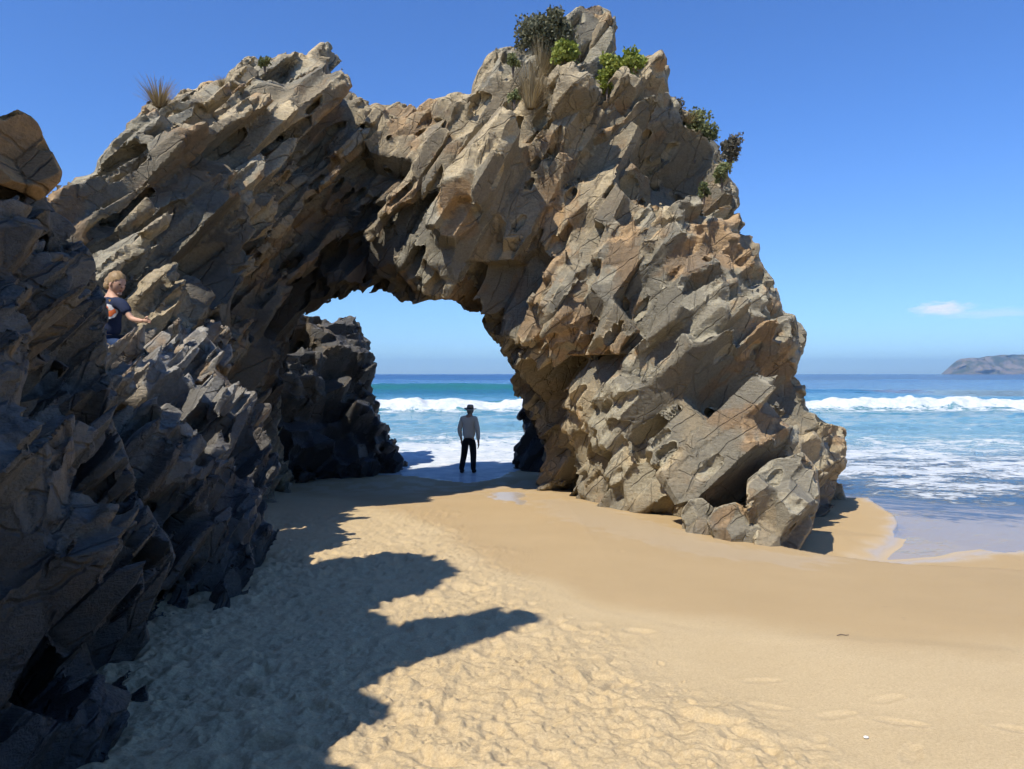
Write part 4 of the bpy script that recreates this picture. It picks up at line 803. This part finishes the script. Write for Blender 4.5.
def tuft(u, v, h_px, w_px, back, n, label, seed, depth=None, droop=.5, mat=None, name='grass_tuft'):
    Y_ = ground_on(u, v, back); r_ = np.random.default_rng(seed); x0, y0, z0 = P(u, v, Y_); h_ = h_px * Y_ / FPX; w_ = w_px * Y_ / FPX
    V = []; F = []; lr = []
    for i in range(n):
        a_ = r_.uniform(0, 6.283); rr = r_.random() ** .5 * (.6 + .5 * r_.random()); hh_ = h_ * (.2 + .85 * r_.random() ** .8); ox_, oy_ = math.cos(a_) * rr * w_ * .28, math.sin(a_) * rr * w_ * .28; tx, ty = math.cos(a_) * rr * w_ * 1.7, math.sin(a_) * rr * w_ * 1.7; wd = .0045 + .003 * r_.random()
        px, py = -math.sin(a_) * wd, math.cos(a_) * wd; b0 = len(V); K = 4
        for q in range(K + 1):
            t = q / K; cx_, cy_ = ox_ + (tx - ox_) * t ** 1.3, oy_ + (ty - oy_) * t ** 1.3; cz = hh_ * (t - droop * rr * .45 * t * t * t) - .05; k_ = 1 - .85 * t
            V += [[cx_ + px * k_, cy_ + py * k_, cz], [cx_ - px * k_, cy_ - py * k_, cz]]; lr += [0, 0]
        for q in range(K): F.append([b0 + 2 * q, b0 + 2 * q + 1, b0 + 2 * q + 3, b0 + 2 * q + 2])
        lr[-2 * (K + 1):] = [r_.random()] * (2 * (K + 1))
    o = mesh_obj(name, V, F, mat or L_dry, smooth=False, attrs={'lr': np.array(lr)}); o.location = (x0, y0, z0); tag(o, label, 'grass'); return o
shrub(545, 33, 30, 25, .35, L_dark, 11000, .055, 'large dark grey green shrub on the very top of the arch beside the summit block', 'shrub', 1, 26)
shrub(566, 55, 20, 12, .05, L_green, 2400, .06, 'flat yellow green succulent mat just below the dark summit shrub', 'plant', 2, 16, 'succulent_plant')
shrub(634, 67, 20, 15, .0, L_green, 3000, .065, 'bright green leafy plant on the top right ledge of the arch', 'plant', 3, 16, 'succulent_plant')
shrub(607, 73, 9, 22, -.05, L_green, 1500, .06, 'trailing bright green plant hanging in the cleft right of the summit block', 'plant', 4, 12, 'succulent_plant')
shrub(513, 60, 6, 9, .0, L_olive, 500, .05, 'small olive sprig at the left of the dark summit shrub', 'plant', 5, 8, 'small_plant')
shrub(695, 136, 25, 21, -.2, L_olive, 5000, .05, 'dense olive scrub on the steep right shoulder of the arch', 'shrub', 6, 18)
shrub(676, 106, 10, 15, -.05, L_grey, 900, .045, 'thin twiggy grey bush above the olive scrub on the right shoulder', 'shrub', 7, 12)
shrub(730, 150, 12, 17, .3, L_grey, 1300, .05, 'airy dark purple grey bush sticking out from the right edge of the arch', 'shrub', 8, 14, stemn=10)
shrub(722, 172, 9, 13, .1, L_olive, 900, .045, 'small olive bush under the airy purple grey one', 'shrub', 12, 10)
shrub(704, 190, 8, 7, -.05, L_olive, 500, .045, 'little green patch growing from a crack on the right flank of the arch', 'plant', 9, 8, 'small_plant')
shrub(265, 62, 8, 5, .0, L_olive, 450, .045, 'tiny green plant on the crest of the left shoulder of the arch', 'plant', 10, 8, 'small_plant')
shrub(514, 96, 6, 6, -.02, L_olive, 350, .045, 'small green plant left of the long dry grass tuft', 'plant', 11, 8, 'small_plant')
tuft(531, 106, 50, 18, -.05, 420, 'long dry straw coloured grass tuft hanging under the summit shrub', 21, droop=.3)
tuft(541, 78, 42, 15, -.1, 320, 'tall brown dry grass rising against the dark summit shrub', 22, droop=.2)
tuft(159, 104, 26, 17, .0, 380, 'spiky dry grass tuft on the skyline of the left shoulder', 23, droop=.15)
tuft(222, 84, 11, 8, .0, 90, 'wisp of dry grass on the skyline right of the spiky tuft', 24)
tuft(560, 92, 16, 18, -.05, 160, 'low pale dry grass on the face below the succulent mat', 25)
tuft(688, 122, 14, 12, -.05, 150, 'short dry grass mixed into the right shoulder scrub', 26)

# ------------------------------------------------------------------ two bits of beach litter the photograph shows
tx_, ty_ = ground_px(843, 636); tz_ = float(ground(np.float64(tx_), np.float64(ty_)))
V, F = tube([(-.04, 0, .004), (-.01, .008, .008), (.02, .003, .005), (.045, .012, .004)], [.003, .004, .0035, .002], 6); o = mesh_obj('driftwood_twig', V, F, M_twig); o.location = (tx_, ty_, tz_); tag(o, 'short dark twig lying on the smooth sand at right', 'twig')
tx_, ty_ = ground_px(866, 738); tz_ = float(ground(np.float64(tx_), np.float64(ty_)))
V, F = ellip((0, 0, .004), (.011, .009, .005), 10, 18, f=lambda d_: 1 + .06 * math.cos(9 * math.atan2(d_[1], d_[0]))); o = mesh_obj('shell', V, F, M_white); o.location = (tx_, ty_, tz_); tag(o, 'tiny white shell on the dry sand at lower right', 'shell')
